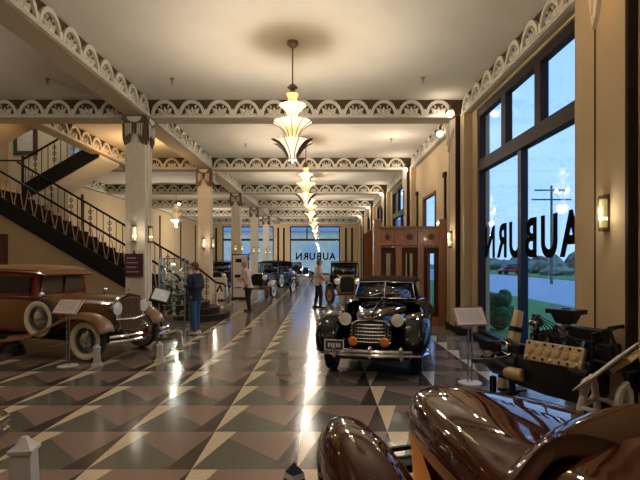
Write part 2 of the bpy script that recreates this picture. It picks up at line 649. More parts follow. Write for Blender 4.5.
for k in range(0, len(ys), 2):
    if k == 2:                                   # entrance bay: a hole for the transom window
        y0, y1 = ys[k], ys[k+1]
        mb.span((XR, y0, 0), (XR+.3, 12.5, ZC))
        mb.span((XR, 12.5, 0), (XR+.12, 14.95, ZC))
        mb.span((XR, 17.6, 0), (XR+.12, 18.2, ZC))
        mb.span((XR, 16.85, 2.18), (XR+.12, 17.6, ZC))
        mb.span((XR, 18.2, 0), (XR+.3, y1, ZC))
        mb.span((XR, 14.95, 2.18), (XR+.12, 16.85, 2.3))
        mb.span((XR, 14.95, 3.95), (XR+.12, 16.85, ZC))
    else:
        mb.span((XR, ys[k], 0), (XR+.3, ys[k+1], ZC))
for a, b_ in wins:
    mb.span((XR, a, 0), (XR+.3, b_, WZ0-.1))
    mb.span((XR, a, WZ1+.1), (XR+.3, b_, ZC))
struct(mb.build('wall_right', 'wall_plaster'))
w = struct(MB().span((XR+.05, 14.95, 2.3), (XR+.066, 16.85, 3.95)).build('window_6', 'pane'))
f = MB()
for a in (14.95, 16.77): f.span((XR-.03, a, 2.3), (XR+.10, a+.08, 3.95))
for z in (2.3, 3.87): f.span((XR-.03, 15.03, z), (XR+.10, 16.77, z+.08))
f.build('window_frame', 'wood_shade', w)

w = struct(MB().span((XR+.05, 14.95, .02), (XR+.066, 17.6, 2.18)).build('door_1', 'pane'))
f = MB()
for a in (14.95, 17.52): f.span((XR+.02, a, 0.0), (XR+.1, a+.08, 2.18))
f.span((XR+.02, 16.2, .1), (XR+.1, 16.25, 2.08))
for z in (0.0, 2.08): f.span((XR+.02, 15.03, z), (XR+.1, 17.52, z+.1))
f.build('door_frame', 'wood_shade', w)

# ---- mirrored lettering painted on the glass
def text_mesh(txt, size, depth, name, material, bold=0.0, xs=1.0):
    cu = bpy.data.curves.new(name, 'FONT')
    cu.body = txt
    cu.size = size
    cu.extrude = depth
    cu.offset = bold
    cu.align_x = 'CENTER'
    cu.align_y = 'BOTTOM_BASELINE'
    o = bpy.data.objects.new(name, cu)
    C.objects.link(o)
    dg = bpy.context.evaluated_depsgraph_get()
    dg.update()
    me = bpy.data.meshes.new_from_object(o.evaluated_get(dg))
    bpy.data.objects.remove(o)
    bpy.data.curves.remove(cu)
    me.name = name
    me.materials.clear()
    me.materials.append(MATS[material])
    xs_ = [v.co.x for v in me.vertices]
    cx = (min(xs_)+max(xs_))/2
    for v in me.vertices: v.co.x = (v.co.x-cx)*xs
    return me
for ch, y in zip('AUBURN', (7.02, 7.70, 8.37, 9.05, 9.73, 10.41)):
    me = text_mesh(ch, 0.93, 0.004, 'letter', 'lettering_black', 0.028, 0.92)
    o = put(me, 'letter', W1)
    o.location = (GX-.02, y, 1.86)
    o.rotation_euler = (PI/2, 0, PI/2)

# ---- pilasters on the right wall, strips, baseboard
def pilaster(y0, y1, p0=None, p1=None, s0=None, s1=None):
    if p0 is None: p0, p1, s0, s1 = y0+.36, y0+.93, y0+.22, y0+.35
    mb = MB()
    mb.span((3.36, y0, 0), (XR, y1, ZB))
    mb.span((3.25, p0, 0.0), (3.36, p1, ZB))
    b = new_trim(mb, 'wall_plaster')
    MB().span((3.252, p0-.05, .16), (3.36, p0, ZB)).span((3.246, p1-.035, .16), (3.249, p1-.005, ZB)).build('dark_strip', 'dark_trim', b)
    MB().span((3.24, y0-.02, 0), (XR, y1+.02, .16)).build('plinth', 'black_paint', b)
    if True:
        o = MB()
        for yy, L in ((p0+.22, .46), (p1-.06, .74)):
            fn = lambda u, v, w: (3.25-w, u, v)
            o.prism([(yy-.12, ZB), (yy+.12, ZB), (yy+.10, ZB-L*.5), (yy+.02, ZB-L), (yy-.05, ZB-L*.8), (yy-.11, ZB-L*.5)], fn, 0, .05)
            o.prism([(yy-.05, ZB), (yy+.05, ZB), (yy+.0, ZB-L*.8)], fn, .05, .08)
        o.build('leaf_capital', 'frieze_relief', b, smooth=0)
    return b
pilaster(4.70, 6.38, 5.15, 5.73, 5.01, 5.145)
for d in BEAMS: pilaster(d-.45, d+.78)
mb = MB()
for y, zt in ((13.75, 4.15), (17.75, 4.15)):
    mb.span((XR-.05, y-.06, .2), (XR, y+.06, zt))
    mb.span((XR-.08, y-.11, zt), (XR, y+.11, zt+.14))
new_trim(mb, 'dark_trim')
struct(MB().span((XR-.04, 12.6, 0), (XR, 13.05, .2)).build('baseboard_right', 'black_paint'))
struct(MB().span((XL, 18, 0), (XL+.04, END, .2)).build('baseboard_left', 'dark_wood'))

# ---- end wall
mb = MB()
ew = [(-9.8, -4.75), (-3.15, 1.77)]
xs = [XL-.3]+[v for p in ew for v in p]+[XR+.3]
for k in range(0, len(xs), 2): mb.span((xs[k], END, 0), (xs[k+1], END+.3, ZC))
for a, b_ in ew:
    mb.span((a, END, 0), (b_, END+.3, .3))
    mb.span((a, END, 5.05), (b_, END+.3, ZC))
struct(mb.build('wall_end', 'wall_plaster'))
for i, (a, b_) in enumerate(ew):
    w = struct(MB().span((a, END+.1, .3), (b_, END+.116, 5.05)).build('window_%d' % (7+i), 'pane'))
    f = MB()
    f.span((a, END+.05, .3), (a+.1, END+.17, 5.05)).span((b_-.1, END+.05, .3), (b_, END+.17, 5.05))
    f.span((a+.1, END+.05, 4.95), (b_-.1, END+.17, 5.05)).span((a+.1, END+.05, .3), (b_-.1, END+.17, .42))
    f.span((a+.1, END+.04, 3.62), (b_-.1, END+.17, 3.82))
    xm = a+(b_-a)*.34
    f.span((xm-.06, END+.05, 3.82), (xm+.06, END+.17, 4.95))
    f.build('window_frame', 'window_metal', w)
    if i == 1:
        for ch, x in zip('AUBURN', (1.02, .36, -.30, -.96, -1.62, -2.28)):
            o = put(text_mesh(ch, 0.93, 0.004, 'letter', 'lettering_black', 0.03, 0.92), 'letter', w)
            o.location = (x, END+.08, 1.78)
            o.rotation_euler = (PI/2, 0, PI)
    else:
        o = put(text_mesh('O', 0.93, 0.004, 'letter', 'lettering_black', 0.012, 0.86), 'letter', w)
        o.location = (-7.0, END+.08, 1.78)
        o.rotation_euler = (PI/2, 0, PI)
mb = MB()
for x in (-10.4, -4.3, -3.75, 2.35, 2.95):
    mb.span((x-.09, END-.05, .2), (x+.09, END, 4.9))
new_trim(mb, 'dark_trim')
mb = MB()
for y in (23.0, 28.2, 34.0, 39.0, 43.5):
    mb.span((XL, y-.08, .2), (XL+.05, y+.08, 4.9))
new_trim(mb, 'dark_trim')

# ================================================================== columns
def make_column(label):
    t = thing('column', label, 'column', (XCOL, D1, 0), 0, 'row of square stone columns')
    mb = MB()
    h = .235
    prof = []
    per = [(-h, -h), (-.15, -h), (-.15, -h+.02), (-.05, -h+.02), (-.05, -h), (.05, -h), (.05, -h+.02), (.15, -h+.02), (.15, -h), (h, -h)]
    ring = []
    for q in range(4):
        a = q*PI/2
        for x, y in per[:-1]: ring.append((x*math.cos(a)-y*math.sin(a), x*math.sin(a)+y*math.cos(a)))
    mb.loft([[Vector((x, y, z)) for x, y in ring] for z in (.28, 5.1)])
    mb.build('shaft', 'stone_column', t, smooth=0)
    b = MB().box((0, 0, .14), (.62, .62, .28)).box((0, 0, .31), (.54, .54, .06))
    b.build('base', 'stone_column', t, bev=.01)
    c = MB()
    c.box((0, 0, 5.20), (.60, .60, .12)).box((0, 0, 5.08), (.53, .53, .12))
    for q in range(4):
        Mq = Matrix.Rotation(q*PI/2, 4, 'Z')
        fn = lambda u, v, w: Mq @ Vector((u, -.237-w, v))
        for s in (-1, 1):
            c.prism([(s*.262, 5.1), (s*.262, 4.72), (s*.215, 4.56), (s*.13, 4.62), (s*.07, 4.84), (s*.02, 5.05), (s*.02, 5.1)][::s], fn, 0, .045)
            c.prism([(s*.23, 5.08), (s*.20, 4.66), (s*.12, 4.8), (s*.10, 5.08)][::s], fn, .045, .08)
        c.prism([(-.03, 5.08), (.03, 5.08), (0, 4.82)], fn, .0, .06)
    c.build('capital', 'bronze', t, smooth=0)
    c = MB()
    for q in range(4):
        Mq = Matrix.Rotation(q*PI/2, 4, 'Z')
        fn = lambda u, v, w: Mq @ Vector((u, -.237-w, v))
        for s in (-1, 1):
            for a, b_ in ((.19, .27), (.14, .22), (.09, .14)):
                c.prism([(s*(a+.012), 5.06), (s*(a-.014), 5.06), (s*(a-.02), 4.92-b_*.4), (s*(a+.006), 4.86-b_*.5)][::s], fn, .045, .092)
    c.build('leaf_ribs', 'frieze_relief', t, smooth=0)
    k = MB()
    for q in range(4):
        Mq = Matrix.Rotation(q*PI/2, 4, 'Z')
        fn = lambda u, v, w: Mq @ Vector((u, -.30-w, v))
        k.prism([(-.17, 5.22)]+[(.17*math.cos(PI+PI*j/8), 5.22+.13*math.sin(PI+PI*j/8)) for j in range(1, 8)]+[(.17, 5.22)], fn, -.02, .03)
    k.build('shell_ornament', 'frieze_relief', t, smooth=0)
    return t
col_lab = ['square stone column nearest the camera, beside the maroon directory sign',
           'second square stone column, behind the man in the navy sweater',
           'third square stone column, standing behind the white kiosk',
           'fourth square stone column, narrow in the distance beside the pale touring car',
           'fifth square stone column, the farthest and smallest of the row']
col0 = make_column(col_lab[0])
for d, l in zip(BEAMS[1:], col_lab[1:]): dup(col0, (XCOL, d, 0), 0, l)

# ================================================================== outside
struct(MB().span((XR+.31, -25, -.5), (11.0, 120, -.3)).build('lawn', 'lawn'))
struct(MB().span((11.0, -25, -.5), (25, 160, -.34)).build('road', 'asphalt'))
struct(MB().span((25, -25, -.5), (160, 200, -.28)).build('lawn_far', 'lawn'))
struct(MB().span((-60, END+.31, -.5), (XR+.3, 120, -.3)).build('pavement', 'asphalt'))
def leafy(name, label, cat, loc, r, n, seed, group=None, m_='shrub'):
    rnd = random.Random(seed)
    mb = MB()
    for k in range(n):
        a, t, q = rnd.random()*2*PI, rnd.random(), rnd.uniform(.45, 1)
        p = (r[0]*.62*q*math.cos(a), r[1]*.62*q*math.sin(a), r[2]*(.25+.62*t))
        s = rnd.uniform(.28, .5)
        mb.ell(p, (r[0]*s, r[1]*s, r[2]*s*.6), 9, 6, Euler((rnd.random(), rnd.random(), a)).to_matrix())
    mb.ell((0, 0, r[2]*.45), (r[0]*.75, r[1]*.75, r[2]*.45), 12, 8)
    o = mb.build(name, m_, smooth=180, sub=1)
    o.location = loc
    k = o.modifiers.new('leaves', 'DISPLACE')
    tx = bpy.data.textures.new('leaf_noise', 'CLOUDS')
    tx.noise_scale = .12 if r[2] < 2 else .5
    k.texture = tx
    k.strength = .25*min(r)
    return tag(o, label, cat, group)
leafy('bush', 'dark green rounded bush on the lawn outside the big lettered window', 'bush', (5.3, 14.3, -.3), (.5, .55, 1.1), 18, 3)
TL = [(33, 72, 2.4), (38, 84, 3.4), (44, 78, 2.8), (36, 96, 3.6), (52, 92, 4.2), (31, 63, 2.0)]
tlab = ['rounded far tree beyond the road, behind the red car', 'far tree beyond the road, broad and dark at mid window', 'far tree beyond the road, right of the utility pole',
        'far tree beyond the road, partly hidden by the window mullion', 'tallest far tree on the horizon beyond the road', 'smallest far tree beyond the road beside the window edge']
for k, (x, y, h) in enumerate(TL):
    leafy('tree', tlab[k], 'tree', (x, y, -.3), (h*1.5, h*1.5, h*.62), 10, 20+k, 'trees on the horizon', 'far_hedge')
pole = thing('utility_pole', 'wooden utility pole with crossarms beyond the road', 'utility pole', (19.6, 41, -.3))
MB().cyl((0, 0, 0), (0, 0, 8.4), .13, .09, 8).build('post', 'pole_wood', pole)
for z, L in ((8.0, 2.9), (7.2, 3.4)):
    MB().box((0, 0, z), (L, .1, .12)).build('crossarm', 'pole_wood', pole)
fb = thing('far_building', 'long low brick building seen through the end window', 'building', (-2, 78, -.3))
MB().box((0, 0, 3.2), (34, 8, 6.4)).build('wall', 'far_brick', fb)
MB().add([(-17.5, -4.5, 6.4), (17.5, -4.5, 6.4), (17.5, 4.5, 6.4), (-17.5, 4.5, 6.4), (-17.5, 0, 8.6), (17.5, 0, 8.6)], [(0, 1, 5, 4), (2, 3, 4, 5), (0, 4, 3), (1, 2, 5), (0, 3, 2, 1)]).build('roof', 'far_roof', fb)
for x in (-9, -4.5, 0, 4.5, 9):
    MB().box((x, -4.02, 3.4), (2.2, .1, 2.0)).build('window', 'car_white', fb)
rc = thing('car', 'small red car parked across the road outside the window', 'car', (26.5, 67, -.28), R(8))
MB().loft([[Vector((x, y, z)) for x, y, z in r] for r in [
    [(-2.1, -.8, .3), (-2.1, .8, .3), (-2.1, .8, .8), (-2.1, -.8, .8)], [(-.9, -.85, .25), (-.9, .85, .25), (-.9, .85, .95), (-.9, -.85, .95)],
    [(1.0, -.85, .25), (1.0, .85, .25), (1.0, .85, .95), (1.0, -.85, .95)], [(2.1, -.8, .3), (2.1, .8, .3), (2.1, .8, .75), (2.1, -.8, .75)]]]).build('body', 'car_scarlet', rc, sub=1)
MB().loft([[Vector(p) for p in ((-1.3, -.78, .9), (1.2, -.78, .9), (1.2, .78, .9), (-1.3, .78, .9))], [Vector(p) for p in ((-.9, -.65, 1.42), (.55, -.65, 1.42), (.55, .65, 1.42), (-.9, .65, 1.42))]]).build('cabin', 'dark_glass', rc)
for x in (-1.3, 1.3):
    for y in (-.8, .8): MB().lathe([(.0, -.1), (.32, -.1), (.32, .1), (0, .1)], (x, y, .32), 16, 'Y').build('wheel', 'rubber', rc)
# ================================================================== lamps
def make_chandelier(label, loc):
    t = thing('chandelier', label, 'chandelier', loc, 0, 'tiered glass chandeliers')   # origin at the ceiling
    MB().lathe([(0, 0), (.10, 0), (.10, -.05), (.05, -.10), (.02, -.12), (0, -.12)]).build('canopy', 'bronze', t)
    MB().cyl((0, 0, -.1), (0, 0, -.80), .014).build('rod', 'bronze', t)
    MB().lathe([(.014, -.76), (.05, -.78), (.10, -.83), (.04, -.86), (.05, -.90), (.03, -.92), (0, -.92)]).build('cap', 'bronze', t)
    MB().lathe([(.05, -.92), (.11, -.94), (.10, -.98), (.075, -1.03), (.10, -1.10), (.06, -1.12), (0, -1.12)]).build('top_cup', 'shade_glass', t)
    def tier(z0, h, rt, rb, m, n):
        prof = [(rb, z0-h), (rb*1.15, z0-h*.75), (rb+(rt-rb)*.30, z0-h*.45), (rb+(rt-rb)*.66, z0-h*.17), (rt, z0), (rt*.985, z0+.004), (rb+(rt-rb)*.64, z0-h*.155), (rb+(rt-rb)*.28, z0-h*.43), (rb*1.05, z0-h*.74), (.0, z0-h*.9)]
        o = MB().lathe(prof, n=28).build('glass_shade', m, t)
        r = MB()
        for k in range(n):
            a = 2*PI*(k+.5)/n
            r.tube([(q*1.02*math.cos(a), q*1.02*math.sin(a), z-.002) for q, z in prof[:5]], .008, 5)
        r.build('rib', 'petal_metal', o)
        return o
    tier(-1.15, .25, .245, .085, 'shade_glass', 10)
    tier(-1.45, .30, .345, .10, 'shade_glass', 10)
    o = tier(-1.80, .34, .34, .075, 'shade_bright', 8)
    p = MB()
    for a in (R(28), R(-28), R(152), R(208)):
        M4 = Matrix.Rotation(a, 4, 'Z')
        pts = [(.07, -2.03, .035), (.10, -1.93, .05), (.18, -1.80, .065), (.28, -1.70, .07), (.37, -1.655, .05), (.40, -1.65, .01)]
        vs = []
        for x, z, hw in pts:
            z = -1.795+(z+1.65)*.9
            vs += [M4 @ Vector((x+.012, -hw, z)), M4 @ Vector((x+.012, hw, z))]
        p.add(vs, [(2*i, 2*i+1, 2*i+3, 2*i+2) for i in range(5)])
    p.build('petal', 'petal_metal', t, solid=.008)
    MB().lathe([(.08, -2.12), (.05, -2.15), (.02, -2.18), (0, -2.20)]).build('finial', 'petal_metal', t)
    return t
CH = [8.65, 15.7, 22.4, 29.1, 35.8, 42.5]
ch_lab = ['large tiered glass chandelier hanging nearest, above the open floor', 'second tiered glass chandelier down the hall',
          'third tiered glass chandelier down the hall, half hidden by the second', 'fourth tiered glass chandelier in the line down the hall',
          'fifth tiered glass chandelier in the line down the hall', 'last tiered glass chandelier in the line, before the end window']
ch0 = make_chandelier(ch_lab[0], (-.53, CH[0], ZC))
for d, l in zip(CH[1:], ch_lab[1:]): dup(ch0, (-.53, d, ZC), 0, l)
side = [((-7.9, 26.0, ZC), 'tiered chandelier in the side aisle, left of the second column'), ((-4.9-.0, 43.3, ZC), 'far small tiered chandelier between the third and fourth columns')]
for p, l in side: dup(ch0, p, 0, l)
dup(ch0, (-.53, 1.9, ZC), 0, 'tiered glass chandelier over the near end of the hall, above the camera')
for i, d in enumerate(CH+[1.9]):
    lamp('chandelier_light', (-.53, d, ZC-1.22), LAMP_W*.13, WARM, .10)
    lamp('chandelier_light', (-.53, d, ZC-1.64), LAMP_W*.8, WARM, .2)
for i, d in enumerate(CH): lamp('chandelier_downlight', (-.53, d, ZC-2.25), LAMP_W*.07, WARM, .16)
lamp('chandelier_downlight', (-.53, 1.9, ZC-2.3), LAMP_W*.14, WARM, .16)
for p, l in side: lamp('chandelier_light', (p[0], p[1], ZC-2.2), LAMP_W*1.1, WARM, .12)
lamp('aisle_fill', (-8.2, 35.4, 4.0), LAMP_W*.9, WARM, .2)  # fill light in the far side aisle, no fixture here

def make_sconce(label, loc, rz, lit='sconce_glow'):
    t = thing('wall_sconce', label, 'wall sconce', loc, rz, 'half round wall sconces')   # back on the wall, facing -y
    MB().box((0, -.012, 0), (.07, .024, .42)).build('back_plate', 'bronze', t)
    MB().lathe([(.0, -.17), (.048, -.17), (.048, .15), (0, .15)], (0, -.055, 0), 14).build('glass_tube', lit, t)
    m = MB()
    for z in (-.21, .15): m.lathe([(0, z), (.052, z), (.056, z+.02), (.052, z+.04), (0, z+.04)], (0, -.055, 0), 14)
    m.tube([(0, -.105, -.19), (0, -.105, .17)], .007, 6)
    m.build('cage', 'bronze', t)
    MB().ell((0, -.055, -.07), (.050, .051, .06), 14, 10).build('bulb', 'sconce_bulb', t)
    return t
sc0 = make_sconce('lit sconce on the front face of the first column', (XCOL, D1-.237, 2.42), 0)
dup(sc0, (XCOL+.237, D1, 2.42), PI/2, 'lit sconce on the right side of the first column')
words = ['second', 'third', 'fourth', 'fifth']
for d, w_ in zip(BEAMS[1:], words):
    dup(sc0, (XCOL, d-.237, 2.42), 0, 'lit sconce on the front face of the %s column' % w_)
    dup(sc0, (XCOL+.237, d, 2.42), PI/2, 'lit sconce on the right side of the %s column' % w_)
make_sconce('dim glass sconce on the near pilaster beside the lettered window', (3.25, 5.46, 2.33), -PI/2, 'sconce_dim')
dup(sc0, (3.25, 12.0, 2.30), -PI/2, 'bright lit sconce on the pilaster left of the lettered window')
for d in BEAMS[:2]: lamp('sconce_light', (XCOL+.12, d-.5, 2.45), 2, WARM, .06)
lamp('sconce_light', (3.05, 12.0, 2.4), 5, WARM, .06)
lamp('sconce_light', (3.08, 5.44, 2.33), 3, WARM, .06)

def make_spot(label, loc, rz):
    t = thing('ceiling_spotlight', label, 'spotlight', loc, rz, 'spotlights at the beam ends')
    MB().box((0, 0, .06), (.05, .05, .14)).build('bracket', 'bronze', t)
    MB().lathe([(.03, .07), (.06, .02), (.06, -.06), (.045, -.06), (0, -.05)], (0, 0, -.02), 14).build('housing', 'brass', t)
    MB().ell((0, 0, -.075), .055, 12, 8).build('bulb', 'lamp_globe', t)
    return t
sp0 = make_spot('bright globe spotlight at the end of the nearest beam', (3.12, D1-.12, 5.42), 0)
MB().ell((0, 0, -.075), .085, 14, 8).build('bulb_glass', 'lamp_globe', sp0)
sl = [((3.22, 13.1, 5.30), 'small spotlight under the cornice just past the nearest beam'), ((3.2, BEAMS[1]-.15, 5.3), 'spotlight at the right end of the second beam'),
      ((3.1, BEAMS[2]-.15, 5.3), 'spotlight at the right end of the third beam'), ((3.05, BEAMS[3]-.15, 5.3), 'spotlight at the right end of the fourth beam'),
      ((3.0, BEAMS[4]-.15, 5.3), 'spotlight at the right end of the fifth beam')]
for p, l in sl: dup(sp0, p, 0, l)
dup(sp0, (-9.55, 20.6, 5.62), 0, 'ceiling spotlight above the stairs, just left of the first column')
dup(sp0, (-9.4, 31.5, 5.5), 0, 'ceiling spotlight in the side aisle beside the second column')
lamp('spot_glow', (2.85, D1-.3, 5.30), 4, WARM, .06)
lamp('spot_glow', (2.95, 13.1, 5.1), 10, WARM, .06)
for d in BEAMS[1:]: lamp('spot_glow', (2.8, d-.5, 5.0), 14, WARM, .06)
for d in [5.07]+BEAMS:  # spots added to lift the floor; the column side has no fixtures
    lamp('floor_fill_spot', (2.7, d-.5, 5.15), 150, WARM, .08, spot=95, direction=(-.55, -.15, -1))
    lamp('floor_fill_spot', (-3.7, d-.5, 5.15), 45, WARM, .08, spot=95, direction=(.45, -.15, -1))
lamp('case_fill', (-3.98, 12.85, 1.76), 9, WARM, .04)  # added to brighten the mascots; the case has no fixture
lamp('stair_light', (-5.9, 15.6, 4.75), 75, AMBER, .12)
lamp('stair_light', (-8.6, 13.2, 4.9), 8, AMBER, .12)
lamp('landing_light', (-9.4, 15.6, 8.0), 60, WARM, .2)
lamp('pilaster_light', (2.7, 5.4, 5.3), 10, AMBER, .1)
lamp('aisle_fill', (-7.6, 7.0, 4.6), 70, WARM, .15)  # added fill for the dark side aisle by the sedan, no lamp hangs here
lamp('vestibule_fill', (2.4, 14.8, 2.3), 30, WARM, .08)  # unseen fill added inside to brighten the door glass
lamp('entry_fill', (2.3, 15.2, 4.9), 25, WARM, .1)  # unseen fill added above the vestibule to lift its wood

def make_sprinkler(label, loc):
    t = thing('sprinkler', label, 'sprinkler', loc, 0, 'ceiling sprinklers')
    MB().lathe([(0, 0), (.05, 0), (.045, -.02), (.02, -.03), (.015, -.10), (0, -.10)], n=12).build('pipe', 'brass', t)
    m = MB().lathe([(0, -.13), (.035, -.125), (.035, -.135), (0, -.14)], n=12)
    for s in (-1, 1): m.tube([(s*.012, 0, -.09), (s*.022, 0, -.11), (s*.012, 0, -.13)], .004, 5)
    m.build('deflector', 'steel', t)
    return t
s0 = make_sprinkler('ceiling sprinkler left of the nearest chandelier', (-3.25, 10.4, ZC))
for p, l in (((2.18, 10.35, ZC), 'ceiling sprinkler right of the nearest chandelier'), ((2.25, 15.6, ZC), 'ceiling sprinkler in the bay beyond the nearest beam'),
             ((-5.95, 10.4, ZC), 'ceiling sprinkler over the side aisle before the stairs'), ((-2.6, 16.3, ZC), 'ceiling sprinkler left of the second chandelier')):
    dup(s0, p, 0, l)

# ================================================================== staircase
st = thing('staircase', 'dark staircase with wrought iron railings rising left to a landing', 'staircase', (-3.25, 14.8, 0))
SL = .59
YN, YF = 14.0-14.8, 15.6-14.8
def nz_(x): return -SL*x            # local x, measured from the foot
mb = MB()
NST = 23
run = 6.65/NST
for k in range(3, NST):
    x0 = -run*(k+1)
    z = SL*run*(k+1)
    mb.span((x0, YN+.05, z-.22), (x0+run+.03, YF-.05, z-.04))
mb.build('flight', 'carpet_red', st, smooth=0)
def slopebox(mb, x0, x1, zf, t0, t1, y0, y1):
    """a board following the slope between local x0 and x1"""
    mb.loft([[Vector((x, y0, zf(x)+t0)), Vector((x, y1, zf(x)+t0)), Vector((x, y1, zf(x)+t1)), Vector((x, y0, zf(x)+t1))] for x in (x0, x1)])
for y in (YN, YF):
    m = MB()
    slopebox(m, -6.65, -.55, nz_, -.5, .02, y-.04, y+.04)
    m.build('stringer', 'black_paint', st, smooth=0)
# closed wall under the flight
m = MB()
m.prism([(-8.25, 0), (-.95, 0), (-.95, .05), (-6.65, nz_(-6.65)-.5), (-8.25, nz_(-6.65)-.5)], lambda u, v, w: (u, YN+.06+w, v), 0, .12)
m.build('spandrel', 'wall_plaster', st, smooth=0)
# rounded bottom steps
for k, (rx, ry) in enumerate(((1.15, 1.25), (.82, 1.02), (.5, .86))):
    m = MB()
    z0, z1 = .17*k, .17*(k+1)
    pts = [(-.95, -ry)]+[(-.75+rx*math.sin(PI*j/16), -ry*math.cos(PI*j/16)) for j in range(17)]+[(-.95, ry)]
    m.prism(pts, lambda u, v, w: (u, v, w), z0, z1)
    m.build('bottom_step', 'tread', st, smooth=30)
m = MB()
m.tube([(-6.65, YN, nz_(-6.65)+.75), (-1.0, YN, nz_(-1.0)+.75), (-.75, YN-.05, 1.08)], .035, 8)
m.build('handrail', 'iron', st)
m = MB()
m.tube([(-6.65, YF, nz_(-6.65)+1.04), (-.7, YF, nz_(-.7)+1.04), (-.2, YF, 1.05), (.1, YF-.15, 1.0), (.2, YF-.4, .95)], .035, 8)
m.build('handrail', 'iron', st)
bar = MB()
bar.tube([(-.13, 0, .72), (-.02, 0, .05)], .013, 6).tube([(.13, 0, .6), (.02, 0, .02)], .013, 6)
bar.box((0, 0, .04), (.07, .04, .06))
vme = bar.mesh('baluster', 'baluster_bronze')
for k in range(19):
    x = -.95-.3*k
    o = put(vme, 'baluster', st)
    o.location = (x, YN, nz_(x))
b2 = MB().tube([(0, 0, 0), (0, 0, 1.02)], .012, 6).mesh('baluster', 'iron')
b3 = MB().tube([(0, 0, 0), (0, 0, 1.02)], .012, 6)
for z in (.42, .62, .82): b3.torus((0, 0, z), .055, .012, 'Y', 12, 5)
b3 = b3.mesh('baluster', 'iron')
for k in range(29):
    x = -.5-.21*k
    o = put(b3 if k % 3 == 0 else b2, 'baluster', st)
    o.location = (x, YF, nz_(x))
m = MB()
for x in (-.2, .1, .2):
    m.tube([(x, YF-(.0 if x < 0 else .15 if x < .15 else .4), .0), (x, YF-(.0 if x < 0 else .15 if x < .15 else .4), 1.0)], .014, 6)
m.build('newel', 'brass', st)
# landing and upper flight
m = MB()
m.span((-8.25, YN, 3.85), (-6.62, 17.59-14.8, 4.05))
m.build('landing', 'wall_plaster', st, smooth=0)
def nu_(x): return 4.05+.58*(x+6.62)
y2, y3 = 15.8-14.8, 17.4-14.8
m = MB()
slopebox(m, -6.62, -4.1, nu_, -.34, -.22, y2+.06, y3)
m.build('upper_soffit', 'pale_plaster', st, smooth=0)
m = MB()
for k in range(8):
    x = -6.62+.3*k
    m.span((x, y2+.05, nu_(x)-.1), (x+.3, y3, nu_(x)+.14))
m.build('upper_flight', 'tread', st, smooth=0)
m = MB()
slopebox(m, -6.62, -4.1, nu_, -.34, .2, y2-.03, y2+.05)
m.build('upper_stringer', 'black_paint', st, smooth=0)
m = MB()
m.tube([(-6.6, y2, nu_(-6.6)+1.02), (-4.1, y2, nu_(-4.1)+1.02)], .035, 8)
m.tube([(-6.6, y2, 4.05), (-6.6, y2, 5.2)], .045, 8)
m.tube([(-8.25, y2, 5.05), (-6.6, y2, 5.05)], .03, 8)
m.build('upper_handrail', 'iron', st)
for k in range(11):
    x = -6.4+.21*k
    o = put(b3 if k % 3 == 1 else b2, 'baluster', st)
    o.location = (x, y2, nu_(x))
struct(MB().add([(-10.4, 12.3, 4.70), (-8.1, 12.3, 5.95), (-8.1, 14.3, 5.95), (-10.4, 14.3, 4.70), (-10.4, 12.3, 4.85), (-8.1, 12.3, 6.1), (-8.1, 14.3, 6.1), (-10.4, 14.3, 4.85)],
    [(3, 2, 1, 0), (4, 5, 6, 7), (0, 1, 5, 4), (1, 2, 6, 5), (2, 3, 7, 6), (3, 0, 4, 7)]).build('ceiling_slope', 'soffit_paint'))
pic = thing('framed_picture', 'framed picture in a green and plum frame above the stair landing', 'picture', (-10.85, 17.59, 6.15))
m = MB()
m.box((-.36, -.03, 0), (.12, .06, 1.02))
m.box((0, -.03, -.45), (.6, .06, .12)).box((0, -.03, .45), (.6, .06, .12))
m.build('frame', 'green_frame', pic)
MB().box((.36, -.03, 0), (.14, .065, 1.02)).build('frame_side', 'purple_frame', pic, label='plum right side of the frame')
MB().box((0, -.015, 0), (.62, .02, .8)).build('print', 'picture_paper', pic)
tag(MB().box((0, 0, 0), (.25, .05, 1.25)).build('brown_panel', 'brown_frame'), 'narrow brown panel on the wall under the stairs, at the frame edge', 'panel').location = (-9.32, 14.03-.0, 1.92)

# ================================================================== entrance vestibule
v = thing('entrance_vestibule', 'tall carved wooden entrance vestibule with narrow glazed doors behind the black convertible', 'vestibule', (2.43, 13.1, 0))
m = MB()
for x in (-.92, .86): m.box((x, .13, 1.45), (.2, .26, 2.9))
for x in (-.33, .27): m.box((x, .1, 1.3), (.17, .2, 2.6))
m.span((-.82, .04, 2.12), (.76, .20, 2.68))
m.span((-.82, .02, 0), (.76, .16, .22))
m.box((-.03, .02, 2.2), (1.66, .06, .05)).box((-.03, .02, 2.68), (1.7, .08, .05))
m.build('front', 'wood', v, bev=.008)
m = MB()
m.span((-1.0, .26, 0), (-.88, 3.3, 2.66))
m.build('side_panel', 'wood_matte', v)
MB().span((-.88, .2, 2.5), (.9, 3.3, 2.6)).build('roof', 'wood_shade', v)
for x, w_ in ((-.62, .40), (-.03, .43), (.565, .42)):
    d = MB()
    d.box((x-w_/2+.06, .12, 1.17), (.12, .06, 1.9)).box((x+w_/2-.06, .12, 1.17), (.12, .06, 1.9))
    d.box((x, .12, .32), (w_-.24, .06, .2)).box((x, .12, 2.04), (w_-.24, .06, .16))
    dd = d.build('door', 'wood_dark', v)
    MB().box((x, .12, 1.19), (w_-.24, .012, 1.54)).build('pane', 'pane', dd)
    MB().lathe([(0, 0), (.09, 0), (.08, -.02), (.05, -.02), (.04, -.035), (0, -.035)], (x, .04, 2.42), 18, 'Y').build('rosette', 'wood_shade', v)

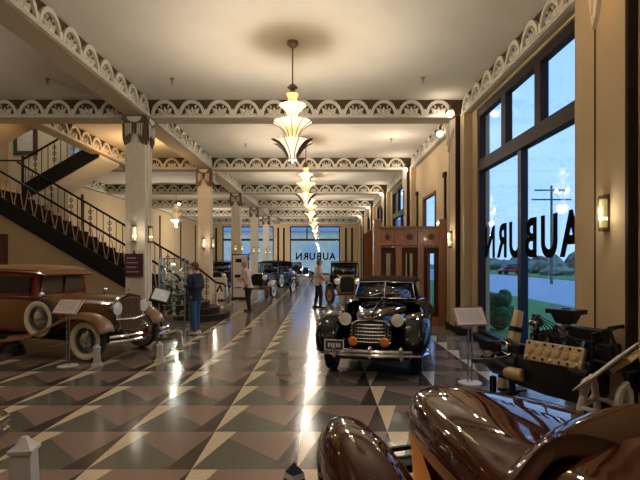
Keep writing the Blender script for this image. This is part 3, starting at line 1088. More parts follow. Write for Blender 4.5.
# ================================================================== signs and stands
def line_rows(mb, x0, x1, z0, z1, n, fn, seed=1):
    rnd = random.Random(seed)
    for k in range(n):
        z = z1-(z1-z0)*(k+.5)/n
        h = (z1-z0)/n*.28
        xe = x0+(x1-x0)*rnd.uniform(.7, 1)
        mb.prism([(x0, z-h), (xe, z-h), (xe, z+h), (x0, z+h)], fn, 0, .003)
def sign_stand(label, foot, hgt, w_, h_, rz, tilt, poles):
    t = thing('sign_stand', label, 'sign stand', foot, rz, 'tilted caption signs on metal poles')
    MB().lathe([(0, 0), (.17, 0), (.17, .012), (.03, .03), (0, .03)], n=28).build('base', 'white_plastic' if poles > 1 else 'steel', t)
    for k in range(poles):
        x = (k-(poles-1)/2)*.06
        MB().cyl((x, 0, .02), (x, 0, hgt-.04), .011, n=8).build('pole', 'steel', t)
    E = Euler((R(tilt), 0, 0)).to_matrix()
    c = Vector((0, 0, hgt))
    fn = lambda u, v_, w: c+E @ Vector((u, v_, w))
    def rect(a, b): return [(-a, -b), (a, -b), (a, b), (-a, b)]
    p = MB().prism(rect(w_/2, h_/2), fn, -.012, .012).build('panel', 'paper_white', t)
    m = MB()
    for u0, v0, u1, v1 in ((-w_/2, h_/2-.012, w_/2, h_/2), (-w_/2, -h_/2, w_/2, -h_/2+.012), (-w_/2, -h_/2+.012, -w_/2+.012, h_/2-.012), (w_/2-.012, -h_/2+.012, w_/2, h_/2-.012)):
        m.prism([(u0, v0), (u1, v0), (u1, v1), (u0, v1)], fn, .012, .017)
    m.build('border', 'red_ink', p)
    m = MB()
    line_rows(m, -w_*.4, w_*.4, -h_*.36, h_*.36, 7, lambda u, v_, w: fn(u, v_, .013+w), 5)
    m.build('print', 'text_ink', p)
    return t
sign_stand('white tilted caption sign on two poles in front of the tan sedan', gnd(68, 366), 1.0, .50, .30, R(-18), 50, 2)
sign_stand('white tilted caption sign on two poles beside the lettered window', gnd(470, 383), .97, .48, .30, R(12), 55, 2)
# maroon directory on the first column
dsn = thing('directory_sign', 'maroon directory sign with pale lines on the first column', 'sign', (XCOL-.02, D1-.25, 1.66), 0)
MB().box((0, -.012, 0), (.43, .024, .55)).build('panel', 'maroon', dsn)
m = MB()
for z, a, b in ((.17, -.17, .05), (.06, -.17, .10), (-.05, -.17, .07), (-.16, -.17, .12)):
    m.box(((a+b)/2, -.026, z), (b-a, .006, .03))
m.build('print', 'pink_ink', dsn)
MB().lathe([(.0, .275), (.04, .275), (.04, .295), (.015, .31), (.03, .34), (0, .37)], (0, -.012, 0), 12).build('finial', 'bronze', dsn)
# dark framed board standing behind the sedan's front
bd = thing('slanted_display', 'dark framed slanted display panel behind the front of the tan sedan', 'display board', (-3.66, 10.9, 0), R(0))
E = Euler((R(-52), R(16), R(12))).to_matrix()
MB().box((0, 0, .97), (.42, .05, .44), E).build('frame', 'black_paint', bd)
MB().box(Vector((0, 0, .97))+E @ Vector((0, -.028, 0)), (.34, .01, .36), E).build('panel', 'picture_paper', bd)
MB().cyl((0, .02, 0), (0, .02, .92), .02).box((0, .02, .012), (.3, .3, .024)).build('stand', 'iron', bd)

# obelisk guard posts
def make_obelisk(label, loc, s=1.0, m_='white_plastic', rz=0):
    t = thing('guard_post', label, 'guard post', loc, rz, 'short obelisk guard posts')
    MB().box((0, 0, .02), (.19, .19, .04)).box((0, 0, .055), (.15, .15, .03), taper=.9).build('base', m_, t)
    MB().box((0, 0, .20), (.12, .12, .26), taper=.86).build('shaft', m_, t, bev=.004)
    MB().box((0, 0, .335), (.125, .125, .02)).box((0, 0, .375), (.10, .10, .06), taper=.25).build('cap', m_, t)
    t.scale = (s, s, s)
    return t
OB = [((-2.14, 3.45, 0), 1.3, 'white_plastic', 'white obelisk guard post nearest the camera at the corner of the floor', 10),
      (tuple(gnd(97, 366)), .92, 'white_plastic', 'white guard post beside the front wheel of the tan sedan', 20),
      (tuple(gnd(160, 361.5)), .86, 'white_plastic', 'white guard post standing below the sedan bumper', 5),
      (tuple(gnd(180, 346)), .80, 'grey_plastic', 'grey guard post between the sedan and the man in the navy sweater', 5),
      (tuple(gnd(284, 373.5)), 1.0, 'grey_plastic', 'grey guard post alone on the open floor before the black convertible', 30),
      (tuple(gnd(215, 306.5)), 1.45, 'white_plastic', 'white guard post at the foot of the curved stair rail', 0)]
for p, s, m_, l, a in OB: make_obelisk(l, p, s, m_, R(a))
so = thing('guard_post', 'dark striped obelisk guard post beside the brown fender', 'guard post', (-.185, 3.2, 0), R(40), 'short obelisk guard posts')
so.scale = (1.12, 1.12, 1.12)
MB().box((0, 0, .02), (.2, .2, .04)).build('base', 'navy_cloth', so)
m = MB()
for k in range(9):
    m.use(k % 2)
    a0, a1 = 1-k/9*.45, 1-(k+1)/9*.45
    q = .075
    m.add([(sx*q*a, sy*q*a, .04+.30*(k+e)/9) for e, a in ((0, a0), (1, a1)) for sx, sy in ((-1, -1), (1, -1), (1, 1), (-1, 1))],
          [(0, 1, 5, 4), (1, 2, 6, 5), (2, 3, 7, 6), (3, 0, 4, 7)])
m.use(1).add([(sx*.041, sy*.041, .34) for sx, sy in ((-1, -1), (1, -1), (1, 1), (-1, 1))]+[(0, 0, .40)], [(0, 1, 4), (1, 2, 4), (2, 3, 4), (3, 0, 4)])
m.build('shaft', ['text_ink', 'navy_cloth'], so, smooth=0)

# ================================================================== glass case with mascots
gc = thing('display_case', 'tall glass display case of chrome mascots beside the first column', 'display case', (-3.98, 12.95, 0))
m = MB()
for x in (-.34, .34):
    for y in (-.22, .22): m.box((x, y, .92), (.03, .03, 1.84))
for z in (.10, 1.82):
    for y in (-.22, .22): m.box((0, y, z), (.65, .03, .03))
    for x in (-.34, .34): m.box((x, 0, z), (.03, .41, .03))
m.box((0, 0, .05), (.7, .46, .1))
m.build('case_frame', 'steel', gc)
for c_, d_ in (((0, -.222, .96), (.65, .006, 1.69)), ((-.342, 0, .96), (.006, .41, 1.69)), ((.342, 0, .96), (.006, .41, 1.69))):
    MB().box(c_, d_).build('glass_panel', 'case_glass', gc)
shz = [.30, .58, .86, 1.14, 1.42]
for z in shz:
    o = MB().box((0, 0, z), (.64, .40, .010)).build('shelf', 'case_glass', gc)
    MB().box((0, -.205, z), (.64, .012, .016)).build('shelf_edge', 'silver', o)
kinds = []
m = MB().box((0, 0, .012), (.07, .05, .024)).ell((0, 0, .07), (.02, .03, .04), 10, 6).ell((0, -.03, .115), (.014, .018, .016), 8, 6)
for s in (-1, 1): m.add([(s*.01, 0, .09), (s*.10, .05, .15), (s*.09, .07, .11), (s*.02, .03, .06), (s*.012, .008, .09), (s*.10, .058, .15)], [(0, 1, 2, 3), (4, 5, 2, 3), (0, 1, 5, 4)])
kinds.append(('winged_mascot', m.mesh('winged_mascot', 'silver'), 'winged chrome mascot'))
m = MB().lathe([(0, 0), (.045, 0), (.045, .02), (.015, .04), (.012, .08), (.04, .12), (.03, .16), (0, .17)], n=14)
kinds.append(('cup_mascot', m.mesh('cup_mascot', 'silver'), 'small silver trophy cup'))
m = MB().box((0, 0, .012), (.09, .05, .024)).tube([(-.05, 0, .05), (0, 0, .09), (.05, 0, .10), (.09, 0, .08)], [.012, .026, .02, .006], 8).ell((-.055, 0, .06), (.02, .014, .016), 8, 6)
for x in (-.03, .03): m.cyl((x, 0, .02), (x*.8, 0, .08), .008, n=6)
kinds.append(('animal_mascot', m.mesh('animal_mascot', 'silver'), 'leaping chrome animal mascot'))
m = MB().lathe([(0, 0), (.04, 0), (.04, .015), (0, .02)], n=14).torus((0, 0, .09), .06, .012, 'Y', 18, 6).box((0, 0, .09), (.09, .012, .02))
kinds.append(('ring_badge', m.mesh('ring_badge', 'silver'), 'round silver badge'))
names = ['lowest', 'second lowest', 'middle', 'second highest', 'top']
for i, z in enumerate(shz):
    for j, x in enumerate((-.22, 0, .22)):
        nm, me, lb = kinds[(i*2+j+(i == 3)) % 4]
        o = put(me, nm)
        o.location = (-3.98+x, 12.95-.06, z+.0052)
        o.rotation_euler = (0, 0, R(random.uniform(-30, 30)))
        s = {'winged_mascot': 1.0, 'cup_mascot': 1.5, 'animal_mascot': 1.1, 'ring_badge': 1.4}[nm]*random.uniform(.95, 1.05)
        o.scale = (s, s, s)
        tag(o, '%s on the %s shelf of the glass case %s' % (lb, names[i], ('at left', 'in the middle', 'at right')[j]), 'mascot', 'mascots in the glass case')

# ================================================================== kiosk and board
kx = thing('information_kiosk', 'white upright information kiosk with dark notices in front of the third column', 'kiosk', (-3.70, 21.8, 0), R(6))
MB().box((0, 0, 1.02), (.72, .16, 1.9)).build('panel', 'paper_white', kx, bev=.05)
m = MB().box((-.37, 0, 1.02), (.03, .18, 2.0)).box((.37, 0, 1.02), (.03, .18, 2.0)).box((0, 0, 2.02), (.77, .18, .04)).box((0, 0, .04), (.8, .4, .08))
m.build('frame', 'black_paint', kx)
for c_, d_ in (((-.08, -.085, 1.74), (.28, .012, .16)), ((-.12, -.085, 1.04), (.26, .012, .14)), ((-.1, -.085, .52), (.3, .012, .05)), ((.22, -.085, .48), (.2, .012, .1))):
    MB().box(c_, d_).build('notice', 'black_paint', kx)
bb = thing('sandwich_board', 'low white board with a slanted black wedge left of the kiosk', 'board', (-4.50, 21.0, 0), R(-4))
MB().box((0, 0, .53), (.66, .06, .96), Euler((R(-8), 0, 0)).to_matrix()).build('panel', 'paper_white', bb)
fn = lambda u, v_, w: Euler((R(-8), 0, 0)).to_matrix() @ Vector((u, -.031-w, v_-.53))+Vector((0, 0, .53))
MB().prism([(-.16, .35), (.05, .72), (.20, .40), (.12, .38), (.04, .56), (-.06, .36)], fn, 0, .006).build('emblem', 'black_paint', bb)
MB().box((0, .2, .42), (.5, .04, .84), Euler((R(14), 0, 0)).to_matrix()).build('strut', 'black_paint', bb)
# ================================================================== car parts
V = Vector
def ring(y, pts):
    """closed section across the car from right-hand outline points (x, z), bottom to top"""
    return [V((x, y, z)) for x, z in pts]+[V((-x, y, z)) for x, z in reversed(pts)]
WC = {}
def wheel(parent, loc, rw, w, style, name='wheel', rz=0.0):
    key = (round(rw, 3), round(w, 3), style)
    if key not in WC:
        h = w/2
        ri = rw*.66
        tire = MB().lathe([(ri, -h*.8), (rw*.8, -h), (rw*.95, -h*.85), (rw, -h*.4), (rw, h*.4), (rw*.95, h*.85), (rw*.8, h), (ri, h*.8), (ri, -h*.8)], n=32, axis='X', cap=False).mesh('tire', 'rubber')
        subs = []
        if style != 'wood':
            m = MB()
            for s in (-1, 1):
                m.lathe([(ri*.98, s*h*.80), (rw*.76, s*(h*1.0+.004)), (rw*.86, s*(h*1.0+.004)), (rw*.92, s*(h*.9+.004))], n=32, axis='X', cap=False)
            if style == 'white': subs.append(('whitewall', m.mesh('whitewall', 'whitewall')))
            m = MB()
            m.lathe([(ri, -h*.75), (ri*.93, -h*.4), (ri*.93, h*.4), (ri, h*.75)], n=32, axis='X', cap=False)
            for k in range(24):
                a = 2*PI*k/24
                for s in (-1, 1):
                    b = a+s*.22
                    m.tube([(s*h*.55, .26*rw*math.cos(a), .26*rw*math.sin(a)), (s*h*.1, ri*.94*math.cos(b), ri*.94*math.sin(b))], .006, 4, cap=False)
            subs.append(('wire_spokes', m.mesh('wire_spokes', 'steel')))
            m = MB()
            for s in (-1, 1):
                m.lathe([(.36*rw, s*h*.3), (.35*rw, s*h*.72), (.22*rw, s*h*.98), (0, s*h*1.1)], n=20, axis='X')
            subs.append(('hubcap', m.mesh('hubcap', 'chrome')))
        else:
            m = MB()
            m.lathe([(ri*1.02, -h*.6), (ri*.88, -h*.6), (ri*.88, h*.6), (ri*1.02, h*.6)], n=32, axis='X', cap=False)
            for k in range(12):
                a = 2*PI*k/12
                m.cyl((0, .1*rw*math.cos(a), .1*rw*math.sin(a)), (0, ri*.9*math.cos(a), ri*.9*math.sin(a)), .03*rw/.37, .022, n=6)
            subs.append(('wood_spokes', m.mesh('wood_spokes', 'spoke_wood')))
            m = MB().lathe([(0, -h*1.1), (.2*rw, -h*.8), (.22*rw, 0), (.2*rw, h*.8), (0, h*1.1)], n=18, axis='X')
            subs.append(('hubcap', m.mesh('hubcap', 'brass')))
        WC[key] = (tire, subs)
    tire, subs = WC[key]
    o = put(tire, name, parent)
    o.location = loc
    o.rotation_euler = (0, 0, rz)
    for n_, me in subs: put(me, n_, o)
    return o
def fender(parent, xc, path, w, drop, material, name='fender', n=8):
    """an open-bottomed mudguard swept along (y, z) points"""
    rings = []
    L = len(path)
    for k, p in enumerate(path):
        a, b = path[max(0, k-1)], path[min(L-1, k+1)]
        t = V((0, b[0]-a[0], b[1]-a[1])).normalized()
        nrm = V((0, -t.z, t.y))
        if nrm.z < 0 and abs(nrm.z) > .2: nrm = -nrm
        ww = p[2] if len(p) > 2 else w
        r_ = []
        for j in range(n+1):
            u = -1+2*j/n
            r_.append(V((xc+ww/2*u, p[0], p[1]))-nrm*drop*abs(u)**2.6)
        rings.append(r_)
    return MB().loft(rings, closed=False, cap=False).build(name, material, parent, smooth=80, solid=.018, sub=1)
def headlamp(parent, loc, r, shell='chrome', bullet=1.6, lens=.97):
    m = MB()
    m.lathe([(0, -r*bullet), (r*.45, -r*bullet*.88), (r*.85, -r*.75), (r, -r*.1), (r*1.03, 0), (r*.97, .012)], loc, 20, 'Y', cap=False)
    o = m.build('headlamp', shell, parent)
    MB().lathe([(r*.97, .008), (r*lens, .012), (r*lens*.7, r*.16), (r*lens*.35, r*.24), (0, r*.27)], loc, 20, 'Y', cap=False).build('lens', 'lamp_lens', o, smooth=60)
    return o

# ---------------------------------------------------------------- tan sedan
sd = thing('sedan', 'tan vintage sedan with red trim and white wall wheels', 'car', (-3.93, 9.19, 0), R(-107.5))
hood = [(-1.28, .44, 1.13), (-.9, .41, 1.13), (-.3, .35, 1.12), (.22, .30, 1.10)]
MB().loft([ring(y, [(w*.95, .50), (w, .72), (w, .95), (w*.88, t-.06), (w*.5, t-.008), (0, t)]) for y, w, t in hood]).build('hood', 'car_tan', sd, smooth=50)
m = MB()
for s in (-1, 1):
    m.tube([(s*.43, -1.26, .98), (s*.36, -.3, .98), (s*.31, .2, .97)], .010, 6)
    for k in range(14):
        y = -1.1+k*.085
        m.box((s*(.445-.10*(y+1.2)/1.5), y, .82), (.012, .03, .2))
m.tube([(0, -1.26, 1.135), (0, .22, 1.105)], .008, 6)
m.build('hood_louvers', 'car_tan', sd)
body = [(-4.35, .45, .9, .5), (-4.1, .60, 1.02, .42), (-3.4, .68, 1.06, .40), (-2.2, .70, 1.08, .40), (-1.5, .62, 1.10, .42), (-1.25, .50, 1.12, .46)]
MB().loft([ring(y, [(w*.92, b), (w, b+.15), (w, t-.12), (w*.97, t)]) for y, w, t, b in body]).build('body', 'car_tan', sd, smooth=50, bev=.02)
cab = [(-4.15, .50, .55, .98, 1.45), (-3.9, .56, .62, 1.02, 1.58), (-3.0, .60, .66, 1.05, 1.62), (-1.62, .60, .65, 1.06, 1.60), (-1.32, .55, .62, 1.08, 1.56)]
MB().loft([ring(y, [(wb, z0), (wb, z0+.08), (wt, z1-.02)]) for y, wt, wb, z0, z1 in cab]).build('cabin', 'car_red', sd, smooth=30)
roof = [(-4.3, .40, 1.46), (-4.05, .56, 1.60), (-3.2, .65, 1.68), (-2.2, .65, 1.70), (-1.4, .60, 1.67), (-1.12, .54, 1.61)]
MB().loft([ring(y, [(w*.98, t-.12), (w, t-.07), (w*.8, t-.015), (w*.4, t), (0, t+.003)]) for y, w, t in roof]).build('roof', 'roof_tan', sd, smooth=60)
m = MB()
for s in (-1, 1): m.tube([(s*.64, -3.9, 1.50), (s*.655, -2.2, 1.575), (s*.60, -1.35, 1.55), (s*.54, -1.12, 1.50)], .022, 6)
m.tube([(-.54, -1.11, 1.50), (0, -1.09, 1.51), (.54, -1.11, 1.50)], .03, 6)
m.build('visor_trim', 'car_red', sd)
m = MB()
for s in (-1, 1):
    m.tube([(s*.645, -4.0, 1.05), (s*.705, -2.3, 1.075), (s*.64, -1.5, 1.09), (s*.46, -1.2, 1.10)], .014, 6)
    m.tube([(s*.60, -4.2, .52), (s*.70, -2.5, .47), (s*.62, -1.4, .5)], .010, 6)
m.build('belt_molding', 'car_red', sd)
for s in (-1, 1):
    for y0, y1, wa, wb in ((-3.75, -2.75, .655, .653), (-2.63, -1.42, .655, .636)):
        g = MB()
        xa, xb = s*(wa+.016), s*(wa-.030)
        g.loft([[V((xa, y0, 1.17)), V((xa, y1, 1.17)), V((xb, y1, 1.48)), V((xb, y0, 1.48))], [V((xa-s*.02, y0, 1.17)), V((xa-s*.02, y1, 1.17)), V((xb-s*.02, y1, 1.48)), V((xb-s*.02, y0, 1.48))]])
        g.build('side_window', 'dark_glass', sd)
for s in (-1, 1):
    MB().loft([[V((s*.04, -1.315, 1.16)), V((s*.52, -1.325, 1.16)), V((s*.49, -1.28, 1.48)), V((s*.04, -1.27, 1.48))], [V((s*.04, -1.30, 1.16)), V((s*.52, -1.31, 1.16)), V((s*.49, -1.265, 1.48)), V((s*.04, -1.255, 1.48))]]).build('windshield_pane', 'olive_glass', sd)
m = MB()
m.loft([ring(y, [(.20*k, .40), (.30*k, .48), (.31*k, 1.0), (.25*k, 1.10), (0, 1.15)]) for y, k in ((.20, 1.03), (.30, 1.05), (.33, 1.0))])
m.build('radiator_shell', 'chrome', sd)
m = MB()
m.loft([ring(y, [(.18, .44), (.26, .5), (.265, .98), (.21, 1.06), (0, 1.10)]) for y in (.325, .34)])
m.build('radiator_grille', 'car_tan', sd)
m = MB()
for k in range(-6, 7): m.box((k*.038, .345, .77), (.008, .012, .58))
m.build('grille_bars', 'steel', sd)
MB().lathe([(0, 1.13), (.03, 1.14), (.03, 1.17), (.012, 1.19), (.02, 1.23), (0, 1.25)], (0, .27, 0), 10).build('radiator_cap', 'chrome', sd)
for s in (-1, 1): headlamp(sd, (s*.36, .33, .90), .125, lens=.8)
m = MB()
m.tube([(-.40, .32, .70), (0, .36, .68), (.40, .32, .70)], .018, 6)
for s in (-1, 1): m.cyl((s*.36, .33, .69), (s*.36, .30, .80), .016)
m.build('lamp_bar', 'chrome', sd)
FP = [(.50, .52), (.46, .66), (.32, .785), (.10, .85), (-.15, .86), (-.45, .79), (-.8, .60), (-1.15, .46), (-1.6, .38), (-1.9, .36)]
for s in (-1, 1):
    fender(sd, s*.72, FP, .40, .10, 'car_tan')
    fender(sd, s*.72, [(-2.95, .36), (-3.1, .55), (-3.3, .76), (-3.55, .84), (-3.85, .78), (-4.1, .6), (-4.25, .45)], .36, .10, 'car_tan')
    MB().box((s*.72, -2.4, .35), (.32, 1.3, .04)).build('running_board', 'black_paint', sd, bev=.01)
    wheel(sd, (s*.72, 0, .365), .365, .16, 'white')
    wheel(sd, (s*.70, -3.49, .365), .365, .16, 'white')
    o = wheel(sd, (s*.80, -.98, .72), .355, .15, 'white', 'spare_wheel')
    m = MB().lathe([(.0, -.02), (.055, -.01), (.06, .02), (.03, .04), (0, .045)], (s*.80, -.98, 1.15), 14, 'Y')
    m.cyl((s*.80, -.98, 1.06), (s*.80, -.98, 1.12), .014)
    m.build('mirror', 'chrome', sd)
m = MB()
for s in (-1, 1):
    m = MB()
    for z in (.37, .46): m.tube([(s*.84, .58, z), (s*.6, .70, z), (s*.24, .76, z)], .030, 6)
    m.box((s*.34, .53, .415), (.05, .45, .14))
    m.build('bumper', 'chrome', sd)
m = MB().cyl((0, .45, .38), (0, .62, .38), .05).box((0, .5, .42), (.5, .2, .16)).ell((-.12, .62, .48), .06, 12, 8).ell((.16, .6, .46), .05, 12, 8)
m.build('front_drive_unit', 'drive_casting', sd)
MB().box((0, -1.9, .36), (1.1, 4.6, .12)).build('chassis', 'black_paint', sd)

# ---------------------------------------------------------------- black convertible
cv = thing('convertible', 'black vintage convertible with canvas top, chrome grille and amber fog lamps', 'car', (.68, 7.05, 0), R(166.4))
hd = [(-.30, .17, .84, .42), (-.36, .24, .93, .40), (-.55, .30, .98, .40), (-1.1, .40, 1.02, .40), (-1.7, .52, 1.05, .42), (-2.2, .64, 1.07, .42)]
MB().loft([ring(y, [(w*.92, b), (w, b+.2), (w*.98, t-.16), (w*.8, t-.05), (w*.35, t-.008), (0, t)]) for y, w, t, b in hd]).build('hood', 'car_black', cv, smooth=60, sub=1)
bd_ = [(-1.95, .70, 1.02, .34), (-2.3, .80, 1.03, .30), (-3.2, .82, 1.02, .28), (-4.1, .74, 1.0, .30), (-4.8, .56, .86, .36), (-5.05, .35, .7, .42)]
MB().loft([ring(y, [(w*.93, b), (w, b+.2), (w, t-.2), (w*.95, t-.06), (w*.8, t), (0, t+.01)]) for y, w, t, b in bd_]).build('body', 'car_black', cv, smooth=60)
rf = [(-2.42, .53, 1.37), (-2.55, .56, 1.42), (-3.0, .60, 1.46), (-3.6, .60, 1.44), (-4.0, .56, 1.34), (-4.25, .5, 1.05)]
MB().loft([ring(y, [(w, t-.10), (w*.98, t-.05), (w*.85, t-.012), (w*.4, t), (0, t+.004)]) for y, w, t in rf]).build('canvas_top', 'top_canvas', cv, smooth=60)
for s in (-1, 1):
    m = MB()
    m.add([(s*.60, -2.62, 1.02), (s*.62, -3.9, 1.02), (s*.58, -3.9, 1.34), (s*.56, -2.62, 1.36), (s*.58, -2.62, 1.02), (s*.60, -3.9, 1.02), (s*.56, -3.9, 1.34), (s*.54, -2.62, 1.36)],
          [(0, 1, 2, 3), (7, 6, 5, 4), (0, 3, 7, 4), (1, 5, 6, 2), (0, 4, 5, 1), (3, 2, 6, 7)])
    m.build('side_window', 'dark_glass', cv)
m = MB()
A = [(-.575, -2.16, 1.055), (-.52, -2.38, 1.345), (0, -2.36, 1.36), (.52, -2.38, 1.345), (.575, -2.16, 1.055), (0, -2.10, 1.065)]
m.tube([A[0], A[1], A[2], A[3], A[4], A[5]], .016, 6, closed=True)
m.tube([A[5], A[2]], .012, 6)
ws_ = m.build('windshield_frame', 'chrome', cv)
m = MB()
m.add([A[0], A[5], A[2], A[1]], [(0, 1, 2, 3)]).add([A[5], A[4], A[3], A[2]], [(0, 1, 2, 3)])
m.build('glass', 'windshield', ws_, solid=.006)
m = MB()
for s in (-1, 1): m.ell((s*.36, -2.72, .86), (.22, .12, .30), 12, 8)
m.box((0, -2.75, .9), (1.0, .1, .2))
m.build('seat', 'leather', cv)
MB().torus((.34, -2.42, 1.05), .17, .012, 'Y', 20, 6).build('steering_wheel', 'black_paint', cv)
m = MB()
m.tube([(0, -.30, .98), (0, -.8, 1.015), (0, -2.05, 1.08)], .010, 6)
m.ell((0, -.36, .985), (.02, .10, .025), 10, 6).tube([(.28, -2.08, 1.10), (.05, -2.14, 1.16)], .006, 5)
m.tube([(-.28, -2.08, 1.10), (-.48, -2.14, 1.16)], .006, 5)
m.build('hood_ornament', 'chrome', cv)
gr = MB()
gr.loft([ring(y, [(.27*k, .50), (.31*k, .56), (.30*k, .80), (.22*k, .86), (0, .88)]) for y, k in ((-.34, 1.05), (-.22, 1.0), (-.19, .9))])
gr.build('grille', 'black_paint', cv)
m = MB()
for k in range(6):
    z = .55+k*.053
    w = .31-.03*(k/6)
    m.tube([(-w-.01, -.34, z), (-w, -.21, z), (0, -.165, z), (w, -.21, z), (w+.01, -.34, z)], .009, 6)
for k in range(-6, 7): m.box((k*.045, -.185, .69), (.008, .012, .29))
m.build('grille_bars', 'chrome', cv)
m = MB()
m.prism([(-.10, .95), (-.02, .90), (0, .885), (.02, .90), (.10, .95), (.085, .95), (0, .908), (-.085, .95)], lambda u, v, w: (u, -.265-w*1.0, v-.01), -.05, .03)
m.ell((0, -.25, .915), (.022, .016, .02), 10, 6)
m.build('emblem', 'brass', cv)
for s in (-1, 1):
    xf = s*.66
    fs_ = [(.0, .06, .52, .42), (-.06, .15, .68, .36), (-.20, .21, .84, .33), (-.42, .24, .94, .44), (-.72, .25, .975, .56), (-1.05, .245, .95, .42), (-1.45, .23, .86, .28), (-1.9, .2, .72, .26), (-2.2, .14, .6, .27)]
    rr = []
    for y, w, t, b in fs_:
        q = []
        for k in range(12):
            a = 2*PI*k/12
            ca, sa = math.cos(a), math.sin(a)
            q.append(V((xf+w*math.copysign(abs(ca)**.75, ca), y, (t+b)/2+(t-b)/2*math.copysign(abs(sa)**.75, sa))))
        rr.append(q)
    MB().loft(rr).build('front_fender', 'car_black', cv, smooth=80, sub=1)
    rr = []
    for y, w, t, b in [(-3.35, .08, .6, .35), (-3.5, .16, .76, .32), (-3.9, .2, .88, .5), (-4.3, .19, .84, .46), (-4.75, .14, .62, .34), (-4.95, .08, .5, .36)]:
        rr.append([V((s*.72+w*math.cos(2*PI*k/10), y, (t+b)/2+(t-b)/2*math.sin(2*PI*k/10))) for k in range(10)])
    MB().loft(rr).build('rear_fender', 'car_black', cv, smooth=80, sub=1)
    wheel(cv, (s*.68, -.70, .36), .36, .17, 'black')
    wheel(cv, (s*.70, -3.95, .36), .36, .17, 'black')
    headlamp(cv, (s*.40, -.30, .875), .098, 'chrome', 2.4)
    o = MB().lathe([(0, -.08), (.05, -.06), (.072, -.01), (.074, 0)], (s*.235, -.02, .585), 18, 'Y', cap=False).build('fog_lamp', 'chrome', cv)
    MB().lathe([(.07, .0), (.05, .02), (0, .028)], (s*.235, -.02, .585), 18, 'Y', cap=False).build('lens', 'amber_lens', o)
m = MB()
for z in (.40, .455):
    m.tube([(-.84, -.28, z), (-.72, -.06, z), (-.4, .04, z), (0, .07, z), (.4, .04, z), (.72, -.06, z), (.84, -.28, z)], .026, 8)
for x in (-.48, -.03, .5):
    m.ell((x, .065, .44), (.035, .03, .10), 10, 8)
m.box((0, -.1, .43), (.9, .3, .05))
m.build('bumper', 'chrome', cv)
pl = MB().box((.50, .055, .53), (.29, .012, .16)).build('license_plate', 'plate_blue', cv)
m = MB()
for x, z, a, b in ((.5, .605, .29, .012), (.5, .455, .29, .012), (.361, .53, .012, .14), (.639, .53, .012, .14)): m.box((x, .062, z), (a, .008, b))
for k in range(5): m.box((.42+k*.04, .062, .53), (.02, .006, .06))
m.build('plate_border', 'paper_white', pl)
MB().box((0, -.35, .40), (1.0, .5, .2)).build('valance', 'car_black', cv)
MB().box((0, -2.6, .33), (1.1, 4.2, .12)).build('chassis', 'black_paint', cv)

# ---------------------------------------------------------------- brown car in the near corner
YAW = R(19.3)
bw = thing('open_car', 'glossy dark brown open car filling the near corner, nose toward the hall', 'car', (.715, 3.1, 0), YAW)
binv = (Matrix.Translation((.715, 3.1, 0)) @ Matrix.Rotation(YAW, 4, 'Z')).inverted()
hs = [(.02, .13, .92, .60), (-.02, .19, .975, .55), (-.10, .24, 1.0, .5), (-.3, .305, 1.02, .45), (-.6, .395, 1.035, .42), (-.9, .475, 1.05, .40), (-1.2, .54, 1.06, .40), (-1.6, .62, 1.07, .40)]
def hood_ring(y, w, t, b):
    return ring(y, [(w*.80, b), (w*.93, b+(t-b)*.35), (w, t-.20), (w*.965, t-.10), (w*.86, t-.035), (w*.62, t-.004), (w*.40, t+.006), (w*.16, t+.016), (0, t+.020)])
MB().loft([hood_ring(*h) for h in hs]).build('hood', 'car_brown', bw, smooth=60, sub=1)
m = MB()
m.tube([(-.20, -.03, .84), (-.30, -.28, .86), (-.385, -.6, .875), (-.465, -.9, .885), (-.535, -1.2, .89)], .009, 6)
m.tube([(.20, -.03, .84), (.30, -.28, .86), (.385, -.6, .875), (.465, -.9, .885), (.535, -1.2, .89)], .009, 6)
m.build('hood_molding', 'car_brown', bw)
ap = [(409, 425, 3.0, 415, 424, 3.02), (411, 448, 2.66, 420, 448, 2.68), (414, 482, 2.3, 432, 482, 2.32)]
m = MB()
m.loft([[binv @ at(*q[:3]), binv @ at(*q[3:]), (binv @ at(*q[3:]))+V((.02, .0, -.22)), (binv @ at(*q[:3]))+V((.02, 0, -.22))] for q in ap])
m.build('side_apron', 'copper', bw, label='copper coloured apron strip beside the hood')
for s in (-1, 1):
    rr = []
    for y, xo, w, t, b in [(.25, .575, .05, .68, .48), (.22, .58, .10, .755, .40), (.13, .60, .15, .825, .33), (-.02, .63, .18, .875, .33), (-.25, .67, .195, .895, .42), (-.55, .70, .20, .885, .5), (-.85, .72, .20, .83, .36), (-1.2, .74, .21, .70, .24), (-1.6, .74, .2, .55, .22)]:
        q = []
        for k in range(14):
            a = 2*PI*k/14
            ca, sa = math.cos(a), math.sin(a)
            q.append(V((s*xo+w*math.copysign(abs(ca)**.8, ca), y, (t+b)/2+(t-b)/2*math.copysign(abs(sa)**.9, sa))))
        rr.append(q)
    MB().loft(rr).build('front_fender', 'car_brown', bw, smooth=80, sub=1)
    wheel(bw, (s*.70, -.42, .37), .37, .17, 'black')
m = MB()
for z in (.40, .47, .54): m.box((0, .16, z), (1.0, .03, .025))
m.box((0, .10, .45), (.9, .12, .05))
m.build('bumper', 'black_paint', bw)
